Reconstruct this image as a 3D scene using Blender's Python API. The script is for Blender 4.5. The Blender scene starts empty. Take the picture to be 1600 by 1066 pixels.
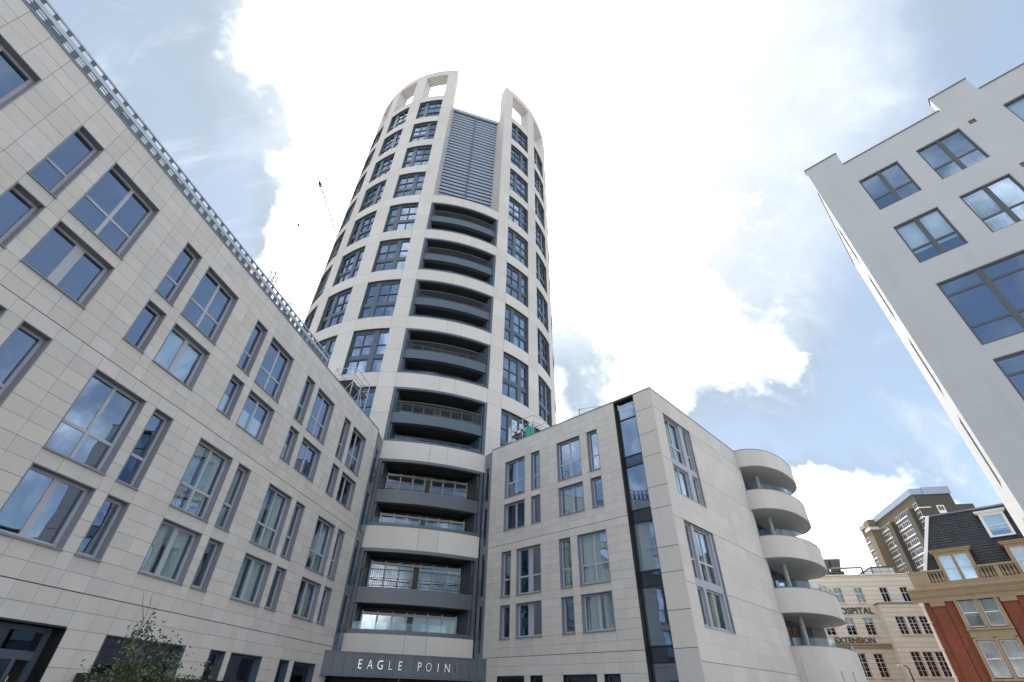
import bpy, math, random
from mathutils import Matrix, Vector, noise
random.seed(7)
R = math.radians
sc = bpy.context.scene
col = sc.collection

# ------------------------------------------------------------------ camera
F_PX, PITCH, ROLL = 730.07, R(37.765), R(1.365)
cp, sp, cr, sr = math.cos(PITCH), math.sin(PITCH), math.cos(ROLL), math.sin(ROLL)
FW = Vector((0, cp, sp)); U0 = Vector((0, -sp, cp)); R0 = Vector((1, 0, 0))
RT = cr * R0 + sr * U0
UP = -sr * R0 + cr * U0
EYE = Vector((0, 0, 1.6))
cam = bpy.data.cameras.new('camera'); co = bpy.data.objects.new('camera', cam); col.objects.link(co)
cam.sensor_width = 36; cam.lens = F_PX / 1600 * 36; cam.clip_start = 0.1; cam.clip_end = 3000
m = Matrix((RT, UP, -FW)).transposed().to_4x4(); m.translation = EYE
co.matrix_world = m
sc.camera = co

def ray(px, py):
    return ((px - 800) / F_PX * RT + (533 - py) / F_PX * UP + FW).normalized()
def seen(p):
    d = p - EYE; f = d.dot(FW)
    if f < .5: return None
    return 800 + F_PX * d.dot(RT) / f, 533 - F_PX * d.dot(UP) / f

# ------------------------------------------------------------------ world, sun, exposure
SUN_EL, SUN_AZ = R(64), R(-5)            # azimuth from +y, clockwise
sc.view_settings.view_transform = 'Standard'; sc.view_settings.look = 'None'
sc.view_settings.gamma = 1; sc.view_settings.use_curve_mapping = False
sc.view_settings.exposure = 1.22
SUN_DIR = Vector((math.sin(SUN_AZ) * math.cos(SUN_EL), math.cos(SUN_AZ) * math.cos(SUN_EL), math.sin(SUN_EL)))
ld = bpy.data.lights.new('sun', 'SUN'); ld.energy = 4.2; ld.angle = R(.6); ld.color = (1, .94, .86)
lo = bpy.data.objects.new('sun', ld); col.objects.link(lo)
lo.rotation_euler = SUN_DIR.to_track_quat('Z', 'Y').to_euler()

class NT:
    def __init__(s, tree): s.t = tree
    def n(s, typ, **kw):
        nd = s.t.nodes.new(typ)
        for k, v in kw.items():
            if k.startswith('i_'):
                key = k[2:]; key = int(key) if key.isdigit() else key.replace('_', ' ')
                if isinstance(v, bpy.types.NodeSocket): s.t.links.new(v, nd.inputs[key])
                else: nd.inputs[key].default_value = v
            else: setattr(nd, k, v)
        return nd
    def m(s, op, a, b=None, c=None, clamp=False):
        nd = s.t.nodes.new('ShaderNodeMath'); nd.operation = op; nd.use_clamp = clamp
        for i, v in enumerate((a, b, c)):
            if v is None: continue
            if isinstance(v, bpy.types.NodeSocket): s.t.links.new(v, nd.inputs[i])
            else: nd.inputs[i].default_value = v
        return nd.outputs[0]
    def smooth(s, v, a, b, lo=0., hi=1.):
        nd = s.t.nodes.new('ShaderNodeMapRange'); nd.interpolation_type = 'SMOOTHSTEP'
        s.t.links.new(v, nd.inputs[0])
        for i, x in zip((1, 2, 3, 4), (a, b, lo, hi)): nd.inputs[i].default_value = x
        return nd.outputs[0]
    def mix(s, f, a, b, blend='MIX'):
        nd = s.t.nodes.new('ShaderNodeMix'); nd.data_type = 'RGBA'; nd.blend_type = blend
        for i, v in ((0, f), (6, a), (7, b)):
            if isinstance(v, bpy.types.NodeSocket): s.t.links.new(v, nd.inputs[i])
            else: nd.inputs[i].default_value = v if i == 0 or len(v) == 4 else (*v, 1)
        return nd.outputs[2]
    def link(s, a, b): s.t.links.new(a, b)

def build_world():
    w = bpy.data.worlds.new('World'); sc.world = w; w.use_nodes = True
    w.node_tree.nodes.clear(); t = NT(w.node_tree)
    sky = t.n('ShaderNodeTexSky', sky_type='NISHITA', sun_disc=False, sun_elevation=SUN_EL, sun_rotation=SUN_AZ,
              air_density=1.0, dust_density=1.2, ozone_density=1.2)
    tc = t.n('ShaderNodeTexCoord').outputs['Generated']
    wz = t.n('ShaderNodeTexNoise', i_Vector=tc, i_Scale=2.6, i_Detail=7., i_Roughness=.6)
    wv = t.n('ShaderNodeVectorMath', operation='SUBTRACT', i_0=wz.outputs['Color'], i_1=(.5, .5, .5)).outputs[0]
    wd = t.n('ShaderNodeVectorMath', operation='MULTIPLY_ADD', i_0=wv, i_1=(.62, .62, .62), i_2=tc).outputs[0]
    wd = t.n('ShaderNodeVectorMath', operation='NORMALIZE', i_0=wd).outputs[0]
    nz = t.n('ShaderNodeTexNoise', i_Vector=tc, i_Scale=3.6, i_Detail=10., i_Roughness=.60, i_Distortion=.25)
    nf = t.n('ShaderNodeTexNoise', i_Vector=tc, i_Scale=11., i_Detail=8., i_Roughness=.62)
    total = None
    blobs = [(690, 60, 3, 38, .85), (940, 260, 3, 22, .25), (480, 345, 2, 9, .7), (1060, 480, 2, 11, .28), (1110, 590, 2, 9, .42),
             (1180, 475, 1, 6, .4), (1400, 830, 4, 12, .95), (1250, 800, 1, 7, .4), (270, 190, 3, 22, -.95), (400, 330, 2, 9, -.6),
             (1330, 560, 5, 22, -.85), (1480, 160, 6, 27, -1.0), (1160, 372, .6, 3, .5), (1500, 10, 1, 6, .6), (1130, 700, 1, 6, -.5)]
    for px, py, r0, r1, wt in blobs:
        d = t.n('ShaderNodeVectorMath', operation='DOT_PRODUCT', i_0=wd, i_1=ray(px, py)).outputs['Value']
        v = t.smooth(d, math.cos(R(r1)), math.cos(R(r0)), 0., wt)
        total = v if total is None else t.m('ADD', total, v)
    nn = t.m('MULTIPLY_ADD', nz.outputs[0], 1.9, -.74)
    cov = t.m('ADD', t.m('ADD', total, nn), t.m('MULTIPLY_ADD', nf.outputs[0], .8, -.4))
    mask = t.smooth(cov, .04, 1.05)
    sd = t.n('ShaderNodeVectorMath', operation='DOT_PRODUCT', i_0=tc, i_1=SUN_DIR).outputs['Value']
    aur = t.smooth(sd, math.cos(R(95)), math.cos(R(25)), 0., 1.)          # hazy aureole round the sun
    veil = t.m('MULTIPLY_ADD', aur, .66, t.smooth(cov, -.9, .45, .0, .30), clamp=True)
    glow = t.m('POWER', t.smooth(sd, math.cos(R(60)), 1., 0., 1.), 2.0)
    tone = t.m('MULTIPLY_ADD', nf.outputs[0], 8., 14.)
    tone = t.m('MULTIPLY_ADD', glow, 14., tone)
    anti_fill = t.smooth(sd, .35, -.6, 0., 1.)                                  # added brightness on unseen clouds opposite the sun, lifts the shaded fronts
    tone = t.m('MULTIPLY_ADD', anti_fill, 44., tone)
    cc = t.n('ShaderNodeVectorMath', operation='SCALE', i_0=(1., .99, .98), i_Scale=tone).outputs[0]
    vc = t.mix(veil, t.mix(1., sky.outputs[0], (SKY_GAIN * .98, SKY_GAIN * .97, SKY_GAIN * .92), 'MULTIPLY'), (2.1, 2.55, 3.0))
    sw = t.n('ShaderNodeVectorMath', operation='DOT_PRODUCT', i_0=wd, i_1=ray(850, 170)).outputs['Value']
    hz = t.m('MULTIPLY', t.smooth(sw, math.cos(R(36)), math.cos(R(10)), 0., 1.), t.smooth(nz.outputs[0], .2, .75, .55, 1.))
    vc = t.mix(hz, vc, (5.6, 5.8, 6.0))
    mp = t.n('ShaderNodeMapping', i_Vector=tc, i_Rotation=(.5, .3, .9), i_Scale=(2.2, 9., 4.))
    ci = t.n('ShaderNodeTexNoise', i_Vector=mp.outputs[0], i_Scale=1.6, i_Detail=9., i_Roughness=.62, i_Distortion=.8)
    vc = t.mix(t.smooth(ci.outputs[0], .50, .80, 0., .45), vc, (5., 5.3, 5.6))     # thin cirrus
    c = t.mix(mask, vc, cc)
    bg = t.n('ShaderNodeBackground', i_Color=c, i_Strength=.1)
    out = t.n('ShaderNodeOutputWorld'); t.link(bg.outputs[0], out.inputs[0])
SKY_GAIN = 1.12
build_world()

# ------------------------------------------------------------------ materials
MAT = {}
def mat(name, base, rough=.6, metal=0., var=0., hue=0., nscale=0., namp=0., bump=0., spec=.5, stain=0.):
    mt = bpy.data.materials.new(name); mt.use_nodes = True; mt.node_tree.nodes.clear(); t = NT(mt.node_tree)
    pos = t.n('ShaderNodeNewGeometry')
    c = t.n('ShaderNodeRGB').outputs[0]; c.default_value = (*base, 1)
    if var or hue:
        oi = t.n('ShaderNodeObjectInfo')
        rnd = t.m('FRACT', t.m('MULTIPLY', t.m('ADD', oi.outputs['Random'], pos.outputs['Random Per Island']), 7.31))
        rnd2 = t.m('FRACT', t.m('MULTIPLY', rnd, 13.7))
        k = t.m('MULTIPLY_ADD', rnd, 2 * var, 1 - var)
        c = t.mix(1., c, t.n('ShaderNodeCombineColor', i_0=k, i_1=k, i_2=k).outputs[0], 'MULTIPLY')
        if hue:
            c = t.mix(t.m('MULTIPLY', rnd2, hue), c, (base[0] * 1.05, base[1] * .97, base[2] * .84))
    if namp:
        nz = t.n('ShaderNodeTexNoise', i_Vector=pos.outputs['Position'], i_Scale=nscale, i_Detail=6., i_Roughness=.62)
        k = t.m('MULTIPLY_ADD', nz.outputs[0], 2 * namp, 1 - namp)
        c = t.mix(1., c, t.n('ShaderNodeCombineColor', i_0=k, i_1=k, i_2=k).outputs[0], 'MULTIPLY')
    if stain:
        mp = t.n('ShaderNodeMapping', i_Vector=pos.outputs['Position'], i_Scale=(1.6, 1.6, .16))
        nz2 = t.n('ShaderNodeTexNoise', i_Vector=mp.outputs[0], i_Scale=1., i_Detail=5., i_Roughness=.65)
        c = t.mix(t.smooth(nz2.outputs[0], .48, .75, 0., stain), c, (base[0] * .6, base[1] * .58, base[2] * .55))
    b = t.n('ShaderNodeBsdfPrincipled', i_Base_Color=c, i_Roughness=rough, i_Metallic=metal)
    b.inputs['Specular IOR Level'].default_value = spec
    if bump:
        nb = t.n('ShaderNodeTexNoise', i_Vector=pos.outputs['Position'], i_Scale=nscale * 3 or 20, i_Detail=4.)
        bp = t.n('ShaderNodeBump', i_Height=nb.outputs[0], i_Strength=bump, i_Distance=.02)
        t.link(bp.outputs[0], b.inputs['Normal'])
    o = t.n('ShaderNodeOutputMaterial'); t.link(b.outputs[0], o.inputs[0])
    MAT[name] = mt; return mt

def glass_mat(name, tint=(.90, .95, .935), ior=3.9, wob=.014, refl=(.60, .755, 1.)):
    mt = bpy.data.materials.new(name); mt.use_nodes = True; mt.node_tree.nodes.clear(); t = NT(mt.node_tree)
    g = t.n('ShaderNodeNewGeometry'); oi = t.n('ShaderNodeObjectInfo')
    wn = t.n('ShaderNodeTexWhiteNoise', noise_dimensions='1D', i_W=oi.outputs['Random'])
    nz = t.n('ShaderNodeTexNoise', i_Vector=g.outputs['Position'], i_Scale=.9, i_Detail=1.)
    off = t.n('ShaderNodeVectorMath', operation='ADD', i_0=wn.outputs['Color'], i_1=nz.outputs['Color']).outputs[0]
    off = t.n('ShaderNodeVectorMath', operation='SUBTRACT', i_0=off, i_1=(1., 1., 1.)).outputs[0]
    off = t.n('ShaderNodeVectorMath', operation='SCALE', i_0=off, i_Scale=wob).outputs[0]
    nrm = t.n('ShaderNodeVectorMath', operation='ADD', i_0=g.outputs['Normal'], i_1=off).outputs[0]
    nrm = t.n('ShaderNodeVectorMath', operation='NORMALIZE', i_0=nrm).outputs[0]
    fr = t.n('ShaderNodeFresnel', i_IOR=ior, i_Normal=nrm)
    tr = t.n('ShaderNodeBsdfTransparent', i_Color=(*tint, 1))
    gl = t.n('ShaderNodeBsdfGlossy', i_Color=(*refl, 1), i_Roughness=.0, i_Normal=nrm)
    ff = t.m('MULTIPLY', fr.outputs[0], t.m('SUBTRACT', 1., g.outputs['Backfacing']))
    mx = t.n('ShaderNodeMixShader', i_0=ff, i_1=tr.outputs[0], i_2=gl.outputs[0])
    o = t.n('ShaderNodeOutputMaterial'); t.link(mx.outputs[0], o.inputs[0])
    MAT[name] = mt; return mt

mat('stone', (.535, .512, .492), .75, var=.07, hue=.38, nscale=2.2, namp=.06, bump=.05, stain=.14)
mat('stone_smooth', (.535, .515, .498), .7, var=.065, hue=.32, nscale=1.2, namp=.06, stain=.14)
mat('joint', (.10, .095, .09), .9)
mat('joint_light', (.20, .195, .19), .9)
mat('bay_panel', (.31, .33, .385), .45, nscale=4, namp=.05)
mat('frame', (.39, .40, .455), .45, nscale=6, namp=.04)
mat('lining', (.20, .207, .235), .5, nscale=4, namp=.06)
mat('dark_metal', (.066, .092, .125), .4, nscale=3, namp=.10)
mat('fascia_metal', (.075, .088, .105), .38, var=.10, nscale=3, namp=.08)
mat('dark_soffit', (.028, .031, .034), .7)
mat('interior', (.26, .25, .235), .9)
mat('core', (.10, .11, .12), .9)
mat('white_render', (.46, .47, .478), .85, nscale=.6, namp=.09, stain=.2)
mat('soffit', (.42, .43, .43), .8, nscale=.8, namp=.04)
mat('grey_frame', (.075, .085, .092), .45)
mat('loggia_frame', (.43, .435, .44), .5)
mat('steel', (.42, .43, .45), .22, 1.)
mat('galv', (.42, .44, .47), .45, .6, nscale=5, namp=.1)
mat('curtain', (.60, .63, .58), .9, nscale=4, namp=.05)
mat('blind', (.74, .76, .78), .9)
mat('blind_dark', (.12, .13, .19), .9)
mat('black', (.012, .012, .013), .5)
mat('louvre', (.27, .335, .43), .45, var=.05)
mat('coping', (.16, .165, .18), .5)
mat('concrete', (.13, .125, .12), .9, nscale=1.2, namp=.12, bump=.1)
mat('paving', (.12, .117, .11), .85, nscale=1.5, namp=.12, bump=.1)
mat('asphalt', (.05, .05, .052), .9, nscale=8, namp=.2, bump=.2)
mat('portland', (.62, .565, .465), .85, var=.06, nscale=1.2, namp=.10, stain=.25)
mat('bath_stone', (.30, .23, .145), .85, var=.06, nscale=1.5, namp=.12, stain=.35)
mat('slate', (.020, .022, .028), .55, var=.4, nscale=1, namp=.15)
mat('white_paint', (.72, .72, .70), .5)
mat('block_brick', (.20, .15, .10), .9, nscale=.6, namp=.10)
mat('block_dark', (.075, .068, .055), .9, nscale=.6, namp=.12)  # darker copy of the block brick; on the end face it paints in shade
mat('bark', (.12, .09, .065), .9, nscale=12, namp=.2)
mat('leaf', (.040, .062, .018), .6, var=.4)
mat('net', (.05, .35, .32), .8)
mat('board', (.30, .20, .13), .8, nscale=5, namp=.2)
mat('red_board', (.20, .04, .06), .6)
mat('letter_dark', (.045, .035, .03), .5)
mat('orange', (.7, .26, .03), .6)
mat('flower', (.22, .02, .03), .8)
glass_mat('glass')
glass_mat('glass_tower', (.72, .79, .85), 4.4, .02, (.60, .75, 1.))
glass_mat('glass_old', (.55, .60, .60), 1.6, .03, (.9, .96, 1.))
glass_mat('glass_screen', (.6, .66, .66), 2.6, .004, (.82, .90, 1.))
glass_mat('glass_dark', (.50, .54, .56), 2.1, .006)
glass_mat('balustrade', (.88, .95, .93), 1.6, .004)

def brick_mat(name, c1, c2, mortar, sx=.215, sz=.075):
    mt = bpy.data.materials.new(name); mt.use_nodes = True; mt.node_tree.nodes.clear(); t = NT(mt.node_tree)
    tc = t.n('ShaderNodeTexCoord').outputs['Object']
    s = t.n('ShaderNodeSeparateXYZ', i_0=tc)
    v = t.n('ShaderNodeCombineXYZ', i_0=t.m('ADD', s.outputs[0], s.outputs[1]), i_1=s.outputs[2]).outputs[0]
    b = t.n('ShaderNodeTexBrick', i_Vector=v, i_Color1=(*c1, 1), i_Color2=(*c2, 1), i_Mortar=(*mortar, 1), i_Scale=1.,
            i_Mortar_Size=.008, i_Brick_Width=sx, i_Row_Height=sz, i_Bias=-.1)
    nz = t.n('ShaderNodeTexNoise', i_Vector=tc, i_Scale=.9, i_Detail=5.)
    k = t.m('MULTIPLY_ADD', nz.outputs[0], .7, .65)
    c = t.mix(1., b.outputs[0], t.n('ShaderNodeCombineColor', i_0=k, i_1=k, i_2=k).outputs[0], 'MULTIPLY')
    p = t.n('ShaderNodeBsdfPrincipled', i_Base_Color=c, i_Roughness=.9)
    o = t.n('ShaderNodeOutputMaterial'); t.link(p.outputs[0], o.inputs[0]); MAT[name] = mt
brick_mat('red_brick', (.22, .05, .018), (.15, .034, .013), (.15, .08, .05))

# ------------------------------------------------------------------ mesh helpers
class MB:
    def __init__(s): s.v = []; s.f = []
    def box(s, x0, x1, y0, y1, z0, z1):
        b = len(s.v)
        s.v += [(x0, y0, z0), (x1, y0, z0), (x1, y1, z0), (x0, y1, z0), (x0, y0, z1), (x1, y0, z1), (x1, y1, z1), (x0, y1, z1)]
        s.f += [tuple(b + i for i in q) for q in ((3, 2, 1, 0), (4, 5, 6, 7), (0, 1, 5, 4), (1, 2, 6, 5), (2, 3, 7, 6), (3, 0, 4, 7))]
        return s
    def prism(s, pts, z0, z1):
        b = len(s.v); n = len(pts)
        s.v += [(x, y, z0) for x, y in pts] + [(x, y, z1) for x, y in pts]
        s.f += [tuple(b + i for i in reversed(range(n))), tuple(b + n + i for i in range(n))]
        s.f += [(b + i, b + (i + 1) % n, b + n + (i + 1) % n, b + n + i) for i in range(n)]
        return s
    def xprism(s, prof, x0, x1):          # profile in (y, z)
        b = len(s.v); n = len(prof)
        s.v += [(x0, y, z) for y, z in prof] + [(x1, y, z) for y, z in prof]
        s.f += [tuple(b + i for i in range(n)), tuple(b + n + i for i in reversed(range(n)))]
        s.f += [(b + (i + 1) % n, b + i, b + n + i, b + n + (i + 1) % n) for i in range(n)]
        return s
    def cbox(s, r0, r1, a0, a1, z0, z1, n=4):   # curved box about the z axis, angle 0 faces -y, degrees
        b = len(s.v)
        for i in range(n + 1):
            a = R(a0 + (a1 - a0) * i / n); x, y = math.sin(a), -math.cos(a)
            s.v += [(r0 * x, r0 * y, z0), (r1 * x, r1 * y, z0), (r1 * x, r1 * y, z1), (r0 * x, r0 * y, z1)]
        for i in range(n):
            p = b + 4 * i; q = p + 4
            for j in range(4):
                k = (j + 1) % 4; s.f.append((p + j, q + j, q + k, p + k))
        s.f += [(b + 0, b + 1, b + 2, b + 3), (b + 4 * n + 3, b + 4 * n + 2, b + 4 * n + 1, b + 4 * n)]
        return s
    def tube(s, p, q, r, r2=None, n=6):
        p, q = Vector(p), Vector(q); d = (q - p)
        if d.length < 1e-6: return s
        d.normalize(); a = d.orthogonal().normalized(); c = d.cross(a); r2 = r if r2 is None else r2; b = len(s.v)
        for i in range(n):
            t = 2 * math.pi * i / n; u = a * math.cos(t) + c * math.sin(t)
            s.v += [tuple(p + u * r), tuple(q + u * r2)]
        for i in range(n):
            j = (i + 1) % n; s.f.append((b + 2 * i, b + 2 * j, b + 2 * j + 1, b + 2 * i + 1))
        s.f += [tuple(b + 2 * i for i in reversed(range(n))), tuple(b + 2 * i + 1 for i in range(n))]
        return s
    def quad(s, a, b, c, d):
        n = len(s.v); s.v += [tuple(a), tuple(b), tuple(c), tuple(d)]; s.f.append((n, n + 1, n + 2, n + 3)); return s
    def mesh(s, name, material):
        me = bpy.data.meshes.new(name); me.from_pydata(s.v, [], s.f); me.update()
        me.materials.append(MAT[material]); return me
    def build(s, name, material, parent=None, loc=(0, 0, 0), rz=0., smooth=False):
        me = s.mesh(name, material)
        if smooth:
            for p in me.polygons: p.use_smooth = True
        return put(me, name, parent, loc, rz)

def put(me, name, parent=None, loc=(0, 0, 0), rz=0., scale=None):
    o = bpy.data.objects.new(name, me); col.objects.link(o)
    o.parent = parent; o.location = loc; o.rotation_euler = (0, 0, rz)
    if scale: o.scale = scale
    return o
def thing(name, label, cat, loc=(0, 0, 0), rz=0., group=None):
    o = bpy.data.objects.new(name, None); col.objects.link(o); o.empty_display_size = .5
    o.location = loc; o.rotation_euler = (0, 0, rz); o['label'] = label; o['category'] = cat
    if group: o['group'] = group
    return o
def tag(o, label, cat, group=None):
    o['label'] = label; o['category'] = cat
    if group: o['group'] = group
    return o
def tmat(o):
    return Matrix.Translation(Vector(o.location)) @ Matrix.Rotation(o.rotation_euler[2], 4, 'Z')

UNIT = None
_unit = {}
def unit_box(material):
    if material not in _unit: _unit[material] = MB().box(0, 1, 0, 1, 0, 1).mesh('panel', material)
    return _unit[material]

_mesh = {}
def cached(key, fn):
    if key not in _mesh: _mesh[key] = fn()
    return _mesh[key]

def wavy(w, h, amp=.05, folds=7):
    b = MB(); n = folds * 6; ph = random.random() * 6
    pr = []
    for i in range(n + 1):
        u = i / n; pr.append((u * w, amp * math.sin(u * folds * 2 * math.pi + ph) * (.6 + .4 * math.sin(u * 9 + ph))))
    for i in range(n):
        (xa, ya), (xb, yb) = pr[i], pr[i + 1]
        b.quad((xa, ya, 0), (xb, yb, 0), (xb, yb * .7, h), (xa, ya * .7, h))
    return b

def place_window(parent, x, z, w, h, cols, rows, depth=.28, rz=0., base=(0, 0), frame='frame', lining='lining', glass='glass',
                 fw=.08, mw=.10, tw=.09, dress=None, sill=True, proud=.012, name='window'):
    """cols, rows: inner split positions (fractions of the opening) of mullions and transoms"""
    def mk():
        b = MB()
        L = .03
        for (x0, x1, z0, z1) in ((0, L, 0, h), (w - L, w, 0, h), (L, w - L, h - L, h), (L, w - L, 0, L)):
            b.box(x0, x1, -proud, depth + .05, z0, z1)
        return b.mesh('window', lining)
    wo = put(cached(('lin', w, h, depth, lining), mk), name, parent)
    c, s = math.cos(rz), math.sin(rz)
    wo.location = (base[0] + c * x, base[1] + s * x, z); wo.rotation_euler = (0, 0, rz)
    xs = [.03] + [w * u for u in cols] + [w - .03]; zs = [.03] + [h * u for u in rows] + [h - .03]
    def fr():
        b = MB(); y0, y1 = depth - .06, depth + .02
        b.box(.03, .03 + fw, y0, y1, .03, h - .03); b.box(w - .03 - fw, w - .03, y0, y1, .03, h - .03)
        b.box(.03 + fw, w - .03 - fw, y0, y1, h - .03 - fw, h - .03); b.box(.03 + fw, w - .03 - fw, y0, y1, .03, .03 + fw * 1.2)
        for u in cols: b.box(w * u - mw / 2, w * u + mw / 2, y0 + .004, y1, .03 + fw * 1.2, h - .03 - fw)
        e = [.03 + fw] + [w * u for u in cols] + [w - .03 - fw]
        for u in rows:
            for i in range(len(e) - 1):
                b.box(e[i] + (mw / 2 if i else 0), e[i + 1] - (mw / 2 if i < len(e) - 2 else 0), y0 + .008, y1, h * u - tw / 2, h * u + tw / 2)
        return b.mesh('frame', frame)
    put(cached(('fr', w, h, tuple(cols), tuple(rows), depth, fw, mw, tw, frame), fr), 'frame', wo)
    ub = unit_box(glass)
    for i in range(len(xs) - 1):
        for j in range(len(zs) - 1):
            put(ub, 'pane', wo, (xs[i] + .02, depth - .03, zs[j] + .02), 0, (xs[i + 1] - xs[i] - .04, .016, zs[j + 1] - zs[j] - .04))
    if sill:
        put(cached(('sill', w, lining), lambda: MB().box(-.02, w + .02, -.05, .02, -.035, -.004).mesh('sill', lining)), 'sill', wo)
    if dress == 'curtain':
        wavy(w * .42, h - .1, .05, 5).build('curtain', 'curtain', wo, (.05, depth + .2, .05))
        wavy(w * .42, h - .1, .05, 5).build('curtain', 'curtain', wo, (w * .55, depth + .2, .05))
    elif dress == 'sheer':
        wavy(w - .1, h - .1, .04, 9).build('curtain', 'curtain', wo, (.05, depth + .16, .05))
    elif dress == 'half':
        for i in range(len(xs) - 1):
            put(unit_box('blind'), 'blind', wo, (xs[i] + .06, depth + .08, .08), 0, (xs[i + 1] - xs[i] - .12, .01, h * .52))
    elif dress == 'blind':
        for i in range(len(xs) - 1):
            put(unit_box('blind'), 'blind', wo, (xs[i] + .05, depth + .08, h * .3), 0, (xs[i + 1] - xs[i] - .1, .01, h * .68))
    elif dress == 'dark':
        for i in range(len(xs) - 1):
            put(unit_box('blind_dark'), 'blind', wo, (xs[i] + .05, depth + .08, h * .36), 0, (xs[i + 1] - xs[i] - .1, .01, h * .6))
    elif dress == 'drape':
        b = MB(); n, mrow = 26, 14
        def P(i, j):
            u, v = i / n, j / mrow
            y = .05 * math.sin(10 * (u - .3) * (1.3 - v) + 4 * v) + .03 * math.sin(23 * u * (1 - v * .6))
            return (.06 + u * (w - .12), y, .05 + v * (h - .12))
        for i in range(n):
            for j in range(mrow): b.quad(P(i, j), P(i + 1, j), P(i + 1, j + 1), P(i, j + 1))
        b.build('curtain', 'blind', wo, (0, depth + .14, 0), smooth=True)
    return wo

def cells(lo, hi, edges):
    e = sorted(set([lo, hi] + [round(v, 4) for v in edges if lo < v < hi])); return e
def backing(b, x0, x1, z0, z1, ops, y0, y1):
    """wall boxes round the openings, whole storeys merged in runs"""
    ze = cells(z0, z1, [v for o in ops for v in (o[1], o[1] + o[3])])
    for i in range(len(ze) - 1):
        za, zb = ze[i], ze[i + 1]; zm = (za + zb) / 2
        act = sorted((o[0], o[0] + o[2]) for o in ops if o[1] < zm < o[1] + o[3])
        x = x0
        for a, c in act:
            if a > x + 1e-4: b.box(x, min(a, x1), y0, y1, za, zb)
            x = max(x, c)
        if x < x1 - 1e-4: b.box(x, x1, y0, y1, za, zb)

def split(e, step):
    out = [e[0]]
    for a, c in zip(e, e[1:]):
        n = max(1, round((c - a) / step))
        out += [a + (c - a) * (i + 1) / n for i in range(n)]
    return out

def clad(parent, plist, material, name, M, limit=300, thick=.03):
    """plist: (x0,x1,z0,z1) panels in facade space; the ones that show largest are parts, the rest one part of kind stuff"""
    W = tmat(parent) @ M
    sc_l = []
    for p in plist:
        c = W @ Vector(((p[0] + p[1]) / 2, 0, (p[2] + p[3]) / 2)); nrm = (W.to_3x3() @ Vector((0, -1, 0)))
        d = EYE - c; q = seen(c); vis = 0
        if q and -60 < q[0] < 1660 and -60 < q[1] < 1120:
            vis = (p[1] - p[0]) * (p[3] - p[2]) * max(0, nrm.dot(d.normalized())) / d.length_squared
        sc_l.append(vis)
    order = sorted(range(len(plist)), key=lambda i: -sc_l[i])
    rz = M.to_euler()[2]; t = M.translation; c_, s_ = math.cos(rz), math.sin(rz)
    big = set(i for i in order[:limit] if sc_l[i] > 0)
    rest = MB()
    for i, (x0, x1, z0, z1) in enumerate(plist):
        dy = random.uniform(-.0025, .0025)
        if i in big:
            put(unit_box(material), name, parent, (t.x + c_ * x0 - s_ * dy, t.y + s_ * x0 + c_ * dy, z0), rz, (x1 - x0, thick, z1 - z0))
        else: rest.box(x0, x1, dy, thick, z0, z1)
    if rest.f:
        o = rest.build(name, material, parent, (t.x, t.y, 0), rz); o['kind'] = 'stuff'

def panel_grid(groups, ops, gap=.0045):
    out = []
    for z_lo, z_hi, xb, zb in groups:
        for i in range(len(xb) - 1):
            for j in range(len(zb) - 1):
                xm, zm = (xb[i] + xb[i + 1]) / 2, (zb[j] + zb[j + 1]) / 2
                if any(o[0] < xm < o[0] + o[2] and o[1] < zm < o[1] + o[3] for o in ops): continue
                g0 = gap + (.009 if j == 0 else 0); g1 = gap + (.009 if j == len(zb) - 2 else 0)
                out.append((xb[i] + gap, xb[i + 1] - gap, zb[j] + g0, zb[j + 1] - g1))
    return out

# ------------------------------------------------------------------ ground
g = MB(); g.quad((-900, -900, 0), (900, -900, 0), (900, 1200, 0), (-900, 1200, 0)); o = g.build('ground', 'concrete'); o['kind'] = 'structure'
g = MB(); g.prism([(-60, -60), (40, -60), (40, 2), (14, 26), (-1, 37), (-9, 33), (-60, 33)], .0, .02); o = g.build('courtyard_pavement', 'paving'); o['kind'] = 'structure'
g = MB(); g.prism([(150, -20), (8, 96), (-6, 84), (136, -36)], .0, .012); o = g.build('road', 'asphalt'); o['kind'] = 'structure'

# ------------------------------------------------------------------ left wing
AL, AF = 9.900, -45.557
def az(a): return Vector((math.sin(R(a)), math.cos(R(a)), 0))
dL = az(AL); nL = Vector((-dL.y, dL.x, 0)); dF = az(AF); nF = Vector((dF.y, -dF.x, 0)); dE = nF
I4 = Matrix.Identity(4)

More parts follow.
